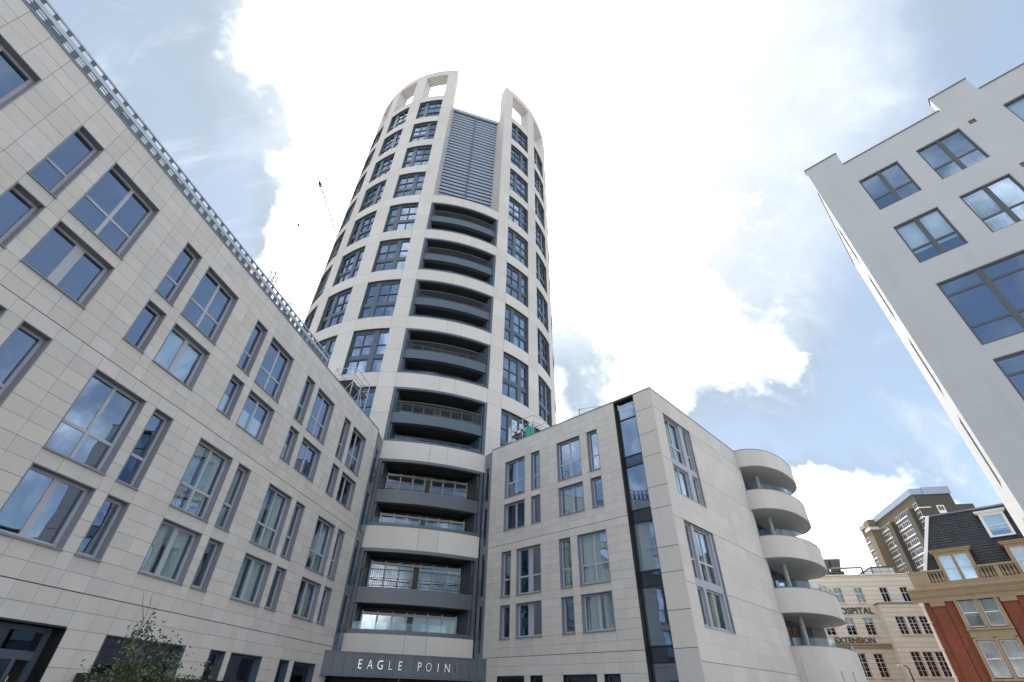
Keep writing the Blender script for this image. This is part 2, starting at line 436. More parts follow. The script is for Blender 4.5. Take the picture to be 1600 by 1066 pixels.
def left_wing():
    T = thing('apartment_wing', 'long cream stone-clad apartment block with grey metal windows filling the left side of the courtyard', 'apartment block',
              nL * 14.6, R(90 - AL))
    z0, p = 3.86, .433
    Z = lambda i: z0 + p * i
    H = 17.0
    ops = []; wins = []
    up = [(.55, .84, 1.85, 1.95)] + [(5.12 + 4.70 * k, .84, 6.40 + 4.70 * k, 1.96) for k in range(5)]
    lowr = [(.20 + 4.735 * k, 2.0, 2.62 + 4.735 * k, .86) for k in range(6)]
    for k, (nx, nw, wx, ww) in enumerate(up):
        wins += [(nx, Z(21), nw, Z(27) - Z(21), 'n5', k), (wx, Z(21), ww, Z(27) - Z(21), 'w5', k),
                 (nx, Z(16), nw, Z(20) - Z(16), 'n4', k), (wx, Z(16), ww, Z(20) - Z(16), 'w4', k)]
    for k, (wx, ww, nx, nw) in enumerate(lowr):
        wins += [(nx, Z(7), nw, Z(13) - Z(7), 'n3', k), (wx, Z(7), ww, Z(13) - Z(7), 'w3', k),
                 (nx, Z(2), nw, Z(6) - Z(2), 'n2', k), (wx, Z(2), ww, Z(6) - Z(2), 'w2', k)]
    ground = [(8.4, 0.0, 4.56, Z(-2), 'door'), (14.32, .30, 3.39, Z(-2) - .3, 'g'), (19.06, .3, .89, Z(-2) - .3, 'g'), (20.30, .3, 2.14, Z(-2) - .3, 'g'),
              (23.85, .3, .82, Z(-2) - .3, 'g'), (25.11, .3, 2.09, Z(-2) - .3, 'g'), (2.0, .3, 3.4, Z(-2) - .3, 'g')]
    ops = [w[:4] for w in wins] + [w[:4] for w in ground]
    X0, X1 = -1.2, 28.6
    b = MB(); backing(b, X0, X1, 0, H - .05, ops, .032, .34); b.build('wall', 'joint', T)
    ex_u = sorted([X0, X1] + [v for nx, nw, wx, ww in up for v in (nx, nx + nw, wx, wx + ww)])
    ex_l = sorted([X0, X1] + [v for wx, ww, nx, nw in lowr for v in (nx, nx + nw, wx, wx + ww) if v < X1])
    ex_g = sorted([X0, X1] + [v for o_ in ground for v in (o_[0], o_[0] + o_[2])])
    groups = [(0, Z(0), split(ex_g, .66), [0, .4, .83, 1.26] + [Z(i) for i in range(-5, 1)]),
              (Z(0), Z(14), split(ex_l, .66), [Z(i) for i in range(0, 15)]),
              (Z(14), H, split(ex_u, .66), [Z(i) for i in range(14, 30)] + [H])]
    clad(T, panel_grid(groups, ops), 'stone', 'stone_panel', I4)
    for x, z, w, h, kd, k in wins:
        d = None
        if kd == 'w5': c, r = [.52], [.39]
        elif kd in ('n5', 'n3'): c, r = [], [.38]
        elif kd == 'w3': c, r = [.5], [.36]
        else: c, r = ([.5], []) if kd[0] == 'w' else ([], [])
        mw = .115
        if kd == 'w4': mw = (.34, .30, .18, .14, .12, .12)[k]
        if kd == 'w2': mw = .20
        if kd == 'w4': d = {2: 'drape', 3: 'half'}.get(k)
        if kd == 'n4' and k in (3, 4): d = 'half'
        if kd in ('w3', 'n3') and k >= 3: d = 'curtain' if kd == 'w3' else 'sheer'
        if kd in ('w2', 'n2') and k >= 3 and not (k == 4 and kd == 'n2'): d = 'curtain' if kd == 'w2' else None
        wo = place_window(T, x, z, w, h, c, r, mw=mw, dress=d)
        if kd == 'w3' and k == 3:       # dark red flowers behind the lower panes
            f = MB()
            for i in range(70):
                cx, cy, cz = random.uniform(.2, w - .25), random.uniform(.36, .44), random.gauss(.55, .22)
                if cz < .1: continue
                s_ = random.uniform(.03, .06)
                a = Vector((random.uniform(-1, 1), random.uniform(-.4, .4), random.uniform(-1, 1))).normalized() * s_; e = a.orthogonal().normalized() * s_
                cc = Vector((cx, cy, cz)); f.quad(cc - a, cc - e, cc + a, cc + e)
            f.build('flowers', 'flower', wo)
    for x, z, w, h, kd in ground:
        if kd == 'door':
            d = MB()
            d.box(0, w, .42, .5, 2.25, 2.45); d.box(0, .1, .42, .5, 0, h); d.box(w - .14, w, .40, .5, 0, h); d.box(.1, w - .14, .42, .5, h - .12, h)
            for u in (1.1, 2.15, 3.2, 3.92): d.box(u, u + (.2 if u != 3.92 else .1), .42, .5, 0, 2.25)
            d.box(2.2, 2.3, .42, .5, 2.45, h - .12)
            dd = d.build('entrance_door', 'dark_metal', T, (x, 0, 0))
            for u0, u1, v0, v1 in ((.1, 2.2, 2.45, h - .12), (2.3, w - .14, 2.45, h - .12), (.1, 1.1, 0, 2.25), (1.3, 2.15, 0, 2.25), (2.35, 3.2, 0, 2.25), (3.4, 3.92, 0, 2.25)):
                put(unit_box('glass_dark'), 'pane', dd, (u0 + .01, .45, v0 + .01), 0, (u1 - u0 - .02, .016, v1 - v0 - .02))
            for u in (3.25, 3.99):
                MB().tube((u, .34, .9), (u, .34, 2.05 if u < 3.5 else 1.9), .018).tube((u, .34, 1.0), (u, .42, 1.0), .012).tube((u, .34, 1.8), (u, .42, 1.8), .012).build('handle', 'steel', dd)
            q = MB(); q.box(-.03, 0, -.012, .5, 0, h); q.box(w, w + .03, -.012, .5, 0, h); q.box(0, w, -.012, .5, h, h + .05)
            q.build('door_surround', 'black', dd)
        else:
            place_window(T, x, z, w, h, [.5] if w > 3 else [], [], frame='dark_metal', lining='dark_metal', glass='glass_dark', sill=False, depth=.3)
    # interior: floors and back wall, seen through the glass
    b = MB()
    for zf in (0.02, 3.45, 6.52, 9.66, 12.58, 16.2): b.box(X0 + .4, X1 - .4, .42, 5.2, zf, zf + .26)
    b.box(X0 + .4, X1 - .4, 5.2, 5.5, 0, 16.4)
    for xx in (1.2, 9.2, 13.6, 18.4, 23.2): b.box(xx, xx + .15, .75, 5.2, .3, 16.2)
    b.build('interior', 'interior', T)
    b = MB(); b.box(X0, X0 + .3, .34, 14, 0, H - .06); b.box(X1 - .35, X1 - .01, .341, 14, 0, H - .06); b.box(X0 + .3, X1 - .35, 13.7, 14, 0, H - .06)
    b.build('end_wall', 'stone_smooth', T)
    MB().box(X0 + .3, X1 - .35, .34, 13.7, 16.5, 16.62).build('roof', 'coping', T)
    MB().box(X0, X1 + .01, -.02, .36, H - .045, H + .03).build('coping', 'coping', T)
    # steel roof screen of rails and cross bars along the eaves
    s = MB(); sb = MB(); xa, xb = X0 + .1, 20.9; y = .30
    for z, r in ((17.12, .03), (17.27, .018), (17.40, .018), (17.52, .018)): s.box(xa, xb, y - r, y + r, z - r, z + r)
    s.box(xa, xb, y - .03, y + .03, 17.62, 17.80); s.box(xa, xb, y - .03, y + .03, 18.0, 18.06)
    x = xa; i = 0
    while x < xb:
        sb.box(x, x + .17, y - .045, y + .06, 17.05, 17.62)
        sb.box(x, x + .14, y - .02, y + .02, 17.80, 18.0)
        if i % 6 == 3: sb.box(x + .2, x + .5, y - .05, y + .06, 17.05, 17.5)
        x += .44; i += 1
    for k in range(9): s.box(xa, xb, y + .35 + .02 * k, y + .37 + .02 * k, 17.06 + .11 * k, 17.075 + .11 * k) if k % 3 == 0 else None
    s.build('roof_screen', 'galv', T); o = sb.build('screen_bar', 'dark_metal', T); o['kind'] = 'stuff'
    return T
left_wing()

# ------------------------------------------------------------------ right wing
def right_wing():
    T = thing('apartment_wing', 'cream stone-clad block right of the tower with tall dark glass strip and rounded balconies', 'apartment block',
              nF * 23.4, math.atan2(-dF.y, -dF.x))
    z0, p = 3.70, .446; Z = lambda i: z0 + p * i
    H = 17.15; X0, X1 = -24.85, -11.0
    wins = []
    for (x, w, kd) in ((-23.33, 1.95, 'w'), (-20.80, .82, 'n'), (-18.45, 1.95, 'w'), (-15.93, .82, 'n')):
        wins += [(x, Z(21), w, Z(27) - Z(21), kd + '5'), (x, Z(16), w, Z(20) - Z(16), kd + '4')]
    for (x, w, kd) in ((-23.44, .86, 'n'), (-22.08, 2.04, 'w'), (-18.58, .87, 'n'), (-17.20, 2.03, 'w')):
        wins += [(x, Z(7), w, Z(13) - Z(7), kd + '3'), (x, Z(2), w, Z(6) - Z(2), kd + '2')]
    ground = [(-23.5, .3, 2.1, Z(-2) - .3), (-20.93, .3, .87, Z(-2) - .3), (-18.64, .3, 2.11, Z(-2) - .3), (-16.09, .3, .92, Z(-2) - .3)]
    strip = (-13.66, 0., 1.46, H - .08)
    ops = [w[:4] for w in wins] + ground + [strip]
    b = MB(); backing(b, X0, X1 - .032, 0, H - .05, ops, .032, .34); b.build('wall', 'joint', T)
    XS = -13.66
    e_u = sorted([X0, XS] + [v for w in wins if w[4][1] in '54' for v in (w[0], w[0] + w[2])])
    e_l = sorted([X0, XS] + [v for w in wins if w[4][1] in '32' for v in (w[0], w[0] + w[2])])
    e_g = sorted([X0, XS] + [v for w in ground for v in (w[0], w[0] + w[2])])
    u = lambda e: split(sorted(set(e)), .66)
    groups = [(0, Z(0), u(e_g), [0, .4, .8, 1.2, 1.47] + [Z(i) for i in range(-4, 1)]), (Z(0), Z(14), u(e_l), [Z(i) for i in range(15)]),
              (Z(14), H, u(e_u), [Z(i) for i in range(14, 30)] + [H])]
    clad(T, panel_grid(groups, ops), 'stone', 'stone_panel', I4, 240)
    cz = [0, 1.9, 3.70, 5.2, 6.83, 8.0, 9.95, 11.1, 12.9, 14.3, 15.85, H]
    clad(T, panel_grid([(a_, b_, [-12.2, X1], [a_, b_]) for a_, b_ in zip(cz, cz[1:])], []), 'stone', 'corner_panel', I4)
    for i, (x, z, w, h, kd) in enumerate(wins):
        if kd == 'w5': c, r = [.5], [.40]
        elif kd in ('n5', 'n3'): c, r = [], [.38]
        elif kd == 'w3': c, r = [.5], [.38]
        else: c, r = ([.5], []) if kd[0] == 'w' else ([], [])
        mw = .12
        if kd == 'w3' and x < -20: mw = .36
        if kd == 'w2': mw = .42 if x < -20 else .16
        d = None
        if kd == 'w3' and x > -20: d = 'sheer'
        elif kd in ('n3', 'w2') and x > -20: d = 'curtain'
        elif kd == 'w4' and x > -20: d = 'curtain'
        place_window(T, x, z, w, h, c, r, mw=mw, dress=d)
    for x, z, w, h in ground:
        place_window(T, x, z, w, h, [], [], frame='dark_metal', lining='black', glass='glass_dark', sill=False, depth=.3)
    # tall dark glass strip
    x, _, w, h = strip
    m_ = MB(); dk = .32
    m_.box(0, .06, -.012, dk + .05, 0, h); m_.box(w - .025, w - .002, .001, dk + .05, 0, h); m_.box(.06, w - .025, -.012, dk + .05, h - .06, h)
    bars = [3.2, 3.83, 6.35, 7.06, 9.52, 10.18, 12.7, 13.34, 15.77]
    for zb in bars: m_.box(.06, w - .025, dk - .10, dk, zb - .035, zb + .035)
    m_.box(.06, .13, dk - .10, dk, 0, h - .06); m_.box(w - .06, w - .025, dk - .1, dk, 0, h - .06)
    so = m_.build('glass_strip', 'black', T, (x, 0, 0))
    zz = [0] + bars + [h - .06]
    for a_, b_ in zip(zz, zz[1:]):
        lo_ = (b_ - a_) < 1.0
        put(unit_box('glass_dark' if lo_ else 'glass'), 'pane', so, (.12, dk - .06, a_ + .02), 0, (w - .17, .016, b_ - a_ - .04))
        if lo_ or b_ > 16.5: put(unit_box('black'), 'spandrel', so, (.12, dk + .06, a_ - .1), 0, (w - .17, .02, b_ - a_ + .2))
    # vertical slatted blind behind one pane
    sl = MB()
    for i in range(13): sl.box(.25 + i * .075, .28 + i * .075, dk + .2, dk + .26, 7.2, 9.45)
    sl.build('blind', 'curtain', so)
    # ---- end face (E): local x runs along +y of the block
    ME = Matrix.Translation((X1, 0, 0)) @ Matrix.Rotation(math.pi / 2, 4, 'Z')
    EEND = 12.45
    eops = [(1.15, 10.93, 3.45, 4.93), (1.05, 4.58, 3.47, 4.88)]
    b = MB(); backing(b, .34, EEND, 0, H - .05, eops, .032, .34); b.build('wall', 'joint_light', T, ME.translation, math.pi / 2)
    pl = []
    hz = [0, 1.0, 2.1, 3.2, 3.9, 4.58, 5.4, 6.35, 7.15, 7.95, 8.75, 9.46, 10.2, 10.93, 11.8, 12.7, 13.5, 14.3, 15.1, 15.86, H]
    for j, (a_, b_) in enumerate(zip(hz, hz[1:])):
        zm = (a_ + b_) / 2
        xe = [.032, 1.10 if zm < 10 else 1.15, 4.56]
        off = (j % 2) * .7
        xs = xe + [4.56 + off + 1.45 * i for i in range(1, 8) if 4.56 + off + 1.45 * i < EEND - .4] + [EEND]
        if not any(o_[1] < zm < o_[1] + o_[3] for o_ in eops): xs = [.032, 1.5 + off, 3.1 + off * .6] + [v for v in xs[2:]]
        xs = sorted(set(xs))
        thickj = any(abs(a_ - q_) < .02 for q_ in (3.2, 6.35, 9.46, 12.7, 15.86)); thick2 = any(abs(b_ - q_) < .02 for q_ in (3.2, 6.35, 9.46, 12.7, 15.86))
        for xa, xb in zip(xs, xs[1:]):
            xm = (xa + xb) / 2
            if any(o_[0] < xm < o_[0] + o_[2] and o_[1] < zm < o_[1] + o_[3] for o_ in eops): continue
            pl.append((xa + .002, xb - .002, a_ + (.012 if thickj else .002), b_ - (.012 if thick2 else .002)))
    clad(T, pl, 'stone_smooth', 'end_panel', ME)
    def egroup(x, z, w, h, narrow_first):
        """two storeys of windows set in one grey panel"""
        lo_h, hi_z = 1.68, 2.12
        if narrow_first: nx, wx = .24, 1.26
        else: wx, nx = .10, 2.56
        up_h = h - hi_z - .06
        sub = [(nx, .08, .74, lo_h), (wx, .08, 1.95 if narrow_first else 1.98, lo_h), (nx, hi_z, .74, up_h), (wx, hi_z, 1.95 if narrow_first else 1.98, up_h)]
        bk = MB(); backing(bk, 0, w, 0, h, sub, .10, .24); bk.box(-.03, 0, -.012, .24, 0, h); bk.box(w, w + .03, -.012, .24, 0, h)
        bk.box(0, w, -.012, .24, h, h + .03); bk.box(0, w, -.03, .24, -.03, 0)
        po = bk.build('window_bay', 'bay_panel', T, ME @ Vector((x, 0, z)), math.pi / 2)
        for q, (a_, c_, w_, h_) in enumerate(sub):
            cc = [.5] if w_ > 1 else []; rr = [.36] if q > 1 else []
            fb = MB()
            fb.box(a_, a_ + .06, .24, .32, c_, c_ + h_); fb.box(a_ + w_ - .06, a_ + w_, .24, .32, c_, c_ + h_)
            fb.box(a_ + .06, a_ + w_ - .06, .24, .32, c_, c_ + .08); fb.box(a_ + .06, a_ + w_ - .06, .24, .32, c_ + h_ - .06, c_ + h_)
            for u_ in cc: fb.box(a_ + w_ * u_ - .05, a_ + w_ * u_ + .05, .244, .32, c_ + .08, c_ + h_ - .06)
            for u_ in rr: fb.box(a_ + .06, a_ + w_ - .06, .248, .32, c_ + h_ * u_ - .05, c_ + h_ * u_ + .05)
            fb.build('frame', 'loggia_frame', po)
            xs = [a_ + .05] + [a_ + w_ * u_ for u_ in cc] + [a_ + w_ - .05]; zs = [c_ + .07] + [c_ + h_ * u_ for u_ in rr] + [c_ + h_ - .05]
            for xa, xb in zip(xs, xs[1:]):
                for za, zb in zip(zs, zs[1:]): put(unit_box('glass'), 'pane', po, (xa, .285, za), 0, (xb - xa, .014, zb - za))
            if q in (1, 3): wavy(w_ * .4, h_ - .1, .04, 5).build('curtain', 'curtain', po, (a_ + w_ * .55, .5, c_ + .05))
    egroup(1.15, 10.93, 3.45, 4.93, False)
    egroup(1.05, 4.58, 3.47, 4.88, True)
    # ---- rounded balconies at the far end
    ec, ea, eb = 16.75, 4.42, 2.2
    def arc(n, shrink=0., t0=0., t1=1.):
        pts = []
        for i in range(n + 1):
            t = math.pi * (1 - (t0 + (t1 - t0) * i / n))
            ca, sa = math.cos(t), math.sin(t)
            pts.append((ec + (ea - shrink) * (abs(ca) ** .9) * (1 if ca > 0 else -1), -(eb - shrink) * abs(sa) ** .9))
        return pts
    bands = [(0., 4.62), (6.36, 7.74), (9.55, 10.92), (12.74, 14.08), (15.86, H)]
    for i, (za, zb) in enumerate(bands):
        sl = MB(); a_ = arc(28, .02)
        sl.prism([(EEND - .02, .9)] + a_ + [(ec + ea, .9)], za + .03, za + (.30 if i < 4 else .9))
        so = sl.build('balcony', 'soffit', T, ME.translation, math.pi / 2)
        for j in range(8):
            q = MB(); outer = arc(6, 0., j / 8 + .0002, (j + 1) / 8 - .0002); inner = arc(6, .14, j / 8 + .0002, (j + 1) / 8 - .0002)
            q.prism(outer + inner[::-1], za, zb); o_ = q.build('curved_panel', 'stone_smooth', so)
        q = MB()
        outer = arc(40, -.02); inner = arc(40, .18)
        q.prism(outer + inner[::-1], zb, zb + .035); q.build('coping', 'coping', so)
        if i < 4:
            q = MB(); outer = arc(40, .07); inner = arc(40, .09); q.prism(outer + inner[::-1], zb + .036, zb + .42); q.build('balustrade', 'balustrade', so)
        if 0 < i:                                   # recessed glazing of the storey below this slab
            zf = bands[i - 1][0] + .30; gl = MB()
            for k in range(7):
                xx = EEND + .1 + k * 1.38; gl.box(xx, xx + .07, .88, .96, zf, za + .03)
            gl.box(EEND, 21.1, .88, .96, za - .12, za + .03)
            go = gl.build('glazed_screen', 'grey_frame', T, ME.translation, math.pi / 2)
            for k in range(6):
                put(unit_box('glass'), 'pane', go, (EEND + .18 + k * 1.38, .91, zf), 0, (1.28, .016, za - .12 - zf))
            wavy(1.2, za - .2 - zf, .05, 6).build('curtain', 'curtain', go, (EEND + .3, 1.2, zf)); wavy(1.2, za - .2 - zf, .05, 6).build('curtain', 'curtain', go, (EEND + 3.0, 1.2, zf))
            MB().tube((EEND + 2.6, -.25, zf), (EEND + 2.6, -.25, za + .04), .14, n=12).build('column', 'soffit', T, ME.translation, math.pi / 2)
    b = MB(); b.box(21.1, 21.4, .03, 14, 0, H - .06); b.box(EEND - .01, EEND + .3, .035, 1.0, 0, H - .06); b.build('end_wall', 'stone_smooth', T, ME.translation, math.pi / 2)
    # ---- inside and roof (block-local coordinates)
    b = MB()
    for zf in (0.02, 3.3, 6.45, 9.6, 12.72, 16.25):
        b.box(X0 + .2, X1 - .45, .42, 12.3, zf, zf + .22); b.box(X0 + .2, X1 - 1.05, 12.3, 20.9, zf, zf + .22)
    b.box(-21, -15, 5, 19, .3, 16.3); b.box(X0 + .2, X0 + .4, .4, 20.9, 0, 16.3); b.box(-19.6, -19.45, .75, 5, .3, 16.3); b.box(-14.2, -14.05, .75, 5, .3, 16.3)
    b.build('interior', 'interior', T)
    b = MB(); b.box(X0, X0 + .19, .34, 21.4, 0, H - .06); b.build('party_wall', 'stone_smooth', T)
    MB().prism([(X0 + .2, .36), (X1 - .36, .36), (X1 - .36, 21.1), (X0 + .2, 21.1)], 16.5, 16.62).build('roof', 'coping', T)
    MB().box(X0 - .01, X1 + .02, -.02, .36, H - .045, H + .03).build('coping', 'coping', T)
    MB().box(.36, EEND, -.02, .36, H - .045, H + .03).build('coping', 'coping', T, ME.translation, math.pi / 2)
    return T
right_wing()

# ------------------------------------------------------------------ tower
TC = Vector((-9.983, 47.684, 0)); T_AZ = -16.8; TR = 15.2
S_, ZB1, WH = 6.17, 4.70, 4.75
def ZB(k): return ZB1 + S_ * (k - 1)
T_RZ = R(-T_AZ)
def tower():
    T = thing('residential_tower', 'tall round cream stone tower with stacked curved balconies and a split open crown', 'tower', TC, T_RZ)
    cent = [27, 46.5, 66, 85.5]
    piers = [(15, 20.5), (33.5, 40), (53, 59.5), (72.5, 79), (92, 100)]
    # backing structure
    b = MB()
    for k in range(3, 13):
        for s in (1, -1): b.cbox(14.0, TR - .05, (15.3 if k > 8 else 15) * s, 100 * s, ZB(k) - (S_ - WH), ZB(k) if k < 12 else 72.3, 40)
    for a, c in piers:
        for s in (1, -1):
            lo, hi = (a, c) if s > 0 else (-c, -a)
            for k in range(3, 12):
                    e = .3 if a == 15 and k > 7 else 0
                    b.cbox(13.9 if a > 16 else 12.95, TR - .05, lo + (e if s > 0 else 0), hi - (e if s < 0 else 0), ZB(k), ZB(k) + WH, 4)
    b.build('structure', 'joint', T)
    b = MB(); b.cbox(14.2, TR, 100, 260, 0, 72.3, 48); b.cbox(14.2, TR - .06, -100, -21, 0, ZB(3) - 1.42, 30); b.cbox(14.2, TR - .06, 21, 100, 0, ZB(3) - 1.42, 30)
    b.build('rear_wall', 'stone_smooth', T)
    b = MB(); b.cbox(1, 12.55, -180, 180, 0, 72.2, 72); b.build('core', 'core', T)
    b = MB()
    for k in range(3, 12):
        for dz in (-.9, 2.2):
            for s in (1, -1): b.cbox(12.56, 13.99, 21 * s, 99 * s, ZB(k) + dz, ZB(k) + dz + .3, 24)
    b.build('floor_slab', 'interior', T)
    # stone cladding: pier panels and spandrel panels
    G = .0009
    def panel(width, h):
        gd = math.degrees(.009 / TR)
        return cached(('tp', width, round(h, 3)), lambda: MB().cbox(TR - .05, TR, -width / 2 + gd, width / 2 - gd, .009, h - .009, max(2, round(width / 1.8))).mesh('stone_panel', 'stone_smooth'))
    BH = S_ - WH
    for k in range(3, 13):
        for a, c in piers[:4]:
            for s in (1, -1):
                th = s * (a + c) / 2; w = c - a
                if k < 12:
                    put(panel(w, WH / 2), 'stone_panel', T, (0, 0, ZB(k)), R(th)); put(panel(w, WH / 2), 'stone_panel', T, (0, 0, ZB(k) + WH / 2), R(th))
                put(panel(w, BH), 'stone_panel', T, (0, 0, ZB(k) - BH), R(th))
        for th in cent[:3]:
            for s in (1, -1): put(panel(13, BH), 'spandrel_panel', T, (0, 0, ZB(k) - BH), R(s * th))
    for k in range(1, 9):
        zb = ZB(k); z0 = zb - BH
        if k == 1: z0 = 3.55
        for a, c in ((-15, -1.5), (-1.5, 3.5), (3.5, 15)):
            put(panel(c - a, zb - z0), 'spandrel_panel', T, (0, 0, z0), R((a + c) / 2))
        MB().cbox(13.0, TR - .05, -15, 15, z0 + .02, zb - .02, 16).build('slab_edge', 'joint_light', T)
    # windows
    def wframe(narrow_left):
        b = MB(); r0, r1 = 14.80, 14.93
        f = lambda a, c, z0, z1, e=0.: b.cbox(r0, r1 + e, *( (a, c) if narrow_left else (-c, -a)), z0, z1, 2)
        f(-6.5, -6.15, 0, WH); f(6.15, 6.5, 0, WH)
        for a, c in ((-6.15, -2.95), (-1.15, 6.15)):
            f(a, c, 0, .12); f(a, c, WH - .26, WH); f(a, c, 1.58, 2.0, .03)
            f(a, c, 3.02, 3.12)
        f(-2.95, -1.15, 0, WH, .05)
        for z0, z1 in ((.12, 1.58), (2.0, 3.02), (3.12, WH - .26)): f(2.36, 2.64, z0, z1)
        for z0, z1 in ((.12, .22), (1.50, 1.58), (2.0, 2.1), (WH - .34, WH - .26)):
            b.cbox(r0 - .01, r1 - .03, *((-6.15, -2.95) if narrow_left else (2.95, 6.15)), z0, z1, 2); b.cbox(r0 - .01, r1 - .03, *((-1.15, 6.15) if narrow_left else (-6.15, 1.15)), z0, z1, 2)
        return b.mesh('window', 'dark_metal')
    def tpane(a, c, z0, z1):
        return cached(('tpane', a, c, z0), lambda: MB().cbox(14.845, 14.86, a, c, z0, z1, 1).mesh('pane', 'glass_tower'))
    def tblind(a, c, z0, z1, mt='blind'):
        return cached(('tbl', a, c, z0, mt), lambda: MB().cbox(14.70, 14.71, a, c, z0, z1, 3).mesh('blind', mt))
    lit = {(27, 5): 1, (27, 4): 2, (46.5, 6): 2, (27, 7): 1, (27, 9): 3, (-27, 11): 3, (46.5, 8): 3}
    for k in range(3, 12):
        for i, th0 in enumerate(cent[:3]):
            for s in (1, -1):
                th = s * th0
                nl = k % 2 == 1
                wo = put(cached(('twf', nl), lambda: wframe(nl)), 'window', T, (0, 0, ZB(k)), R(th))
                nr = (-6.15, -2.95) if nl else (2.95, 6.15); wd = (-1.15, 6.15) if nl else (-6.15, 1.15)
                for (a, c) in (nr, wd):
                    for z0, z1 in ((.12, 1.58), (2.0, WH - .26)): put(tpane(a, c, z0, z1), 'pane', wo)
                q = lit.get((th, k), 0)
                if q in (1, 3): put(tblind(*wd, 2.1 if q == 3 else .2, 4.4), 'blind', wo)
                if q == 2: put(tblind(*nr, .2, 4.4), 'blind', wo)
                elif q == 0 and random.random() < .3:
                    put(tblind(*wd, 2.1, 4.4), 'blind', wo) if random.random() < .4 else put(tblind(*nr, 2.1, 4.4), 'blind', wo)
    # balcony pairs in the slot
    for k in range(1, 8):
        zb = ZB(k); b = MB(); top = WH
        xe = TR * math.sin(R(15)) - .01
        low = k < 3
        b.cbox(14.95, TR + .02, -15, -14.1, 0, top, 2); b.cbox(14.95, TR + .02, 14.1, 15, 0, top, 2)
        b.cbox(14.95, TR + .02, -14.1, 14.1, top - .20, top, 14)
        b.cbox(14.95, TR + (.02 if not low else -.02), -14.1, 14.1, 0, .14 if not low else .22, 14)
        b.cbox(12.8, 14.95, -15, -13.6, 0, top, 2); b.cbox(12.8, 14.95, 13.6, 15, 0, top, 2)
        b.cbox(12.8, 14.95, -13.6, 13.6, top - .10, top, 10)
        f0, f1 = 1.62, 2.50
        b.cbox(14.60, TR - .12, -14.1, 14.1, f0, f1, 16)
        bo = b.build('balcony', 'dark_metal' if not low else 'fascia_metal', T, (0, 0, zb))
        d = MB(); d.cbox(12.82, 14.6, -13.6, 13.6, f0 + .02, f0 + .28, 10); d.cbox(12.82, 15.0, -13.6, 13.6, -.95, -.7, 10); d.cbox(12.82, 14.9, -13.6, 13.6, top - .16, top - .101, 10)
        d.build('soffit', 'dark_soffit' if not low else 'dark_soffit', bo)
        rl = MB()
        rl.cbox(15.0, 15.04, -14.1, 14.1, f1 + 1.0, f1 + 1.05, 16); rl.cbox(15.0, 15.03, -14.1, 14.1, f1 + .08, f1 + .12, 16)
        if low: rl.cbox(15.005, 15.025, -14.1, 14.1, f1 + .5, f1 + .53, 16)
        n = 62
        for i in range(n + 1):
            a = R(-14 + 28 * i / n); x, y = math.sin(a), -math.cos(a)
            rl.tube((15.02 * x, 15.02 * y, f1 + .1), (15.02 * x, 15.02 * y, f1 + 1.02), .016, n=4)
        rl.build('railing', 'black' if low else 'grey_frame', bo)
        MB().cbox(15.0, 15.015, -14.0, 14.0, .22 if low else .14, .62 if low else .45, 14).build('balustrade', 'balustrade', bo)
        # glazed screens: three leaves each side of a dark party panel
        for z0, z1 in ((-.68, f0), (f0 + .3, top - .17)):
            fr = MB(); y = -12.95
            yy = lambda x: -math.sqrt(13.05 ** 2 - x * x)
            xs = [-3.05, -2.1, -1.15, -.25, .25, 1.15, 2.1, 3.05]
            for i, x in enumerate(xs): fr.box(x - .055, x + .055, -13.16, -13.02, z0, z1 - .2)
            fr.box(-3.1, 3.1, -13.17, -13.02, z1 - .42, z1 - .28); fr.box(-3.1, 3.1, -13.15, -13.02, z0, z0 + .10)
            go = fr.build('glazed_screen', 'loggia_frame' if low else 'grey_frame', bo)
            put(unit_box('black'), 'party_panel', go, (-.2, -13.12, z0), 0, (.4, .05, z1 - z0 - .45))
            for i in (0, 1, 2, 4, 5, 6): put(unit_box('glass_screen'), 'pane', go, (xs[i] + .05, -13.09, z0 + .1), 0, (xs[i + 1] - xs[i] - .1, .016, z1 - z0 - .52))
    # louvred plant screen in the upper slot
    z0, z1 = ZB(8), 72.2; yb = -12.72
    MB().box(-3.55, 3.55, yb + .16, yb + .26, z0, z1).build('louvre_back', 'black', T)
    n = 33; ph = (z1 - .7 - z0) / n
    sl = cached('slat', lambda: MB().xprism([(.0, 0), (.03, 0), (-.03, .34), (-.06, .34)], -3.5, 3.5).mesh('louvre_slat', 'louvre'))
    for i in range(n): put(sl, 'louvre_slat', T, (0, yb + .02, z0 + .15 + ph * i))
    MB().box(-3.6, -3.5, yb - .2, yb + .16, z0, z1).box(3.5, 3.6, yb - .2, yb + .16, z0, z1).box(-.09, .09, yb - .19, yb - .145, z0, z1 - .6).build('louvre_post', 'dark_metal', T)
    MB().box(-3.6, 3.6, yb - .25, yb + .3, z1 - .55, z1 + .25).build('head_beam', 'louvre', T)
    MB().cbox(12.5, 14.9, -15, 15, z0 - .3, z0 - .05, 12).build('ledge', 'joint_light', T)
    for s in (1, -1):
        lo, hi = (15, 20.5) if s > 0 else (-20.5, -15)
        for i in range(4): MB().cbox(12.9 , TR - .055, lo + .02 * 1, hi, z0 + 6.17 * i + .004, min(z0 + 6.17 * (i + 1), 72.3) - .004, 3).build('pier_return', 'stone_smooth', T)
    MB().cbox(12.0, 14.1, 20, 340, 72.0, 72.25, 60).build('roof', 'coping', T)
    MB().cbox(0.5, 12.4, -180, 180, 72.21, 72.3, 60).build('roof', 'coping', T)
    # crown: piers and ring beam, open to the sky
    rs = [(a, c) for a, c in piers[:4]] + [(92 + 19.5 * i, 98.5 + 19.5 * i) for i in range(4)]
    for a, c in rs:
        for s in (1, -1):
            lo, hi = (a, c) if s > 0 else (-c, -a)
            MB().cbox(13.7, TR, lo, hi, 72.3, 79.3, 4).build('crown_pier', 'stone_smooth', T)
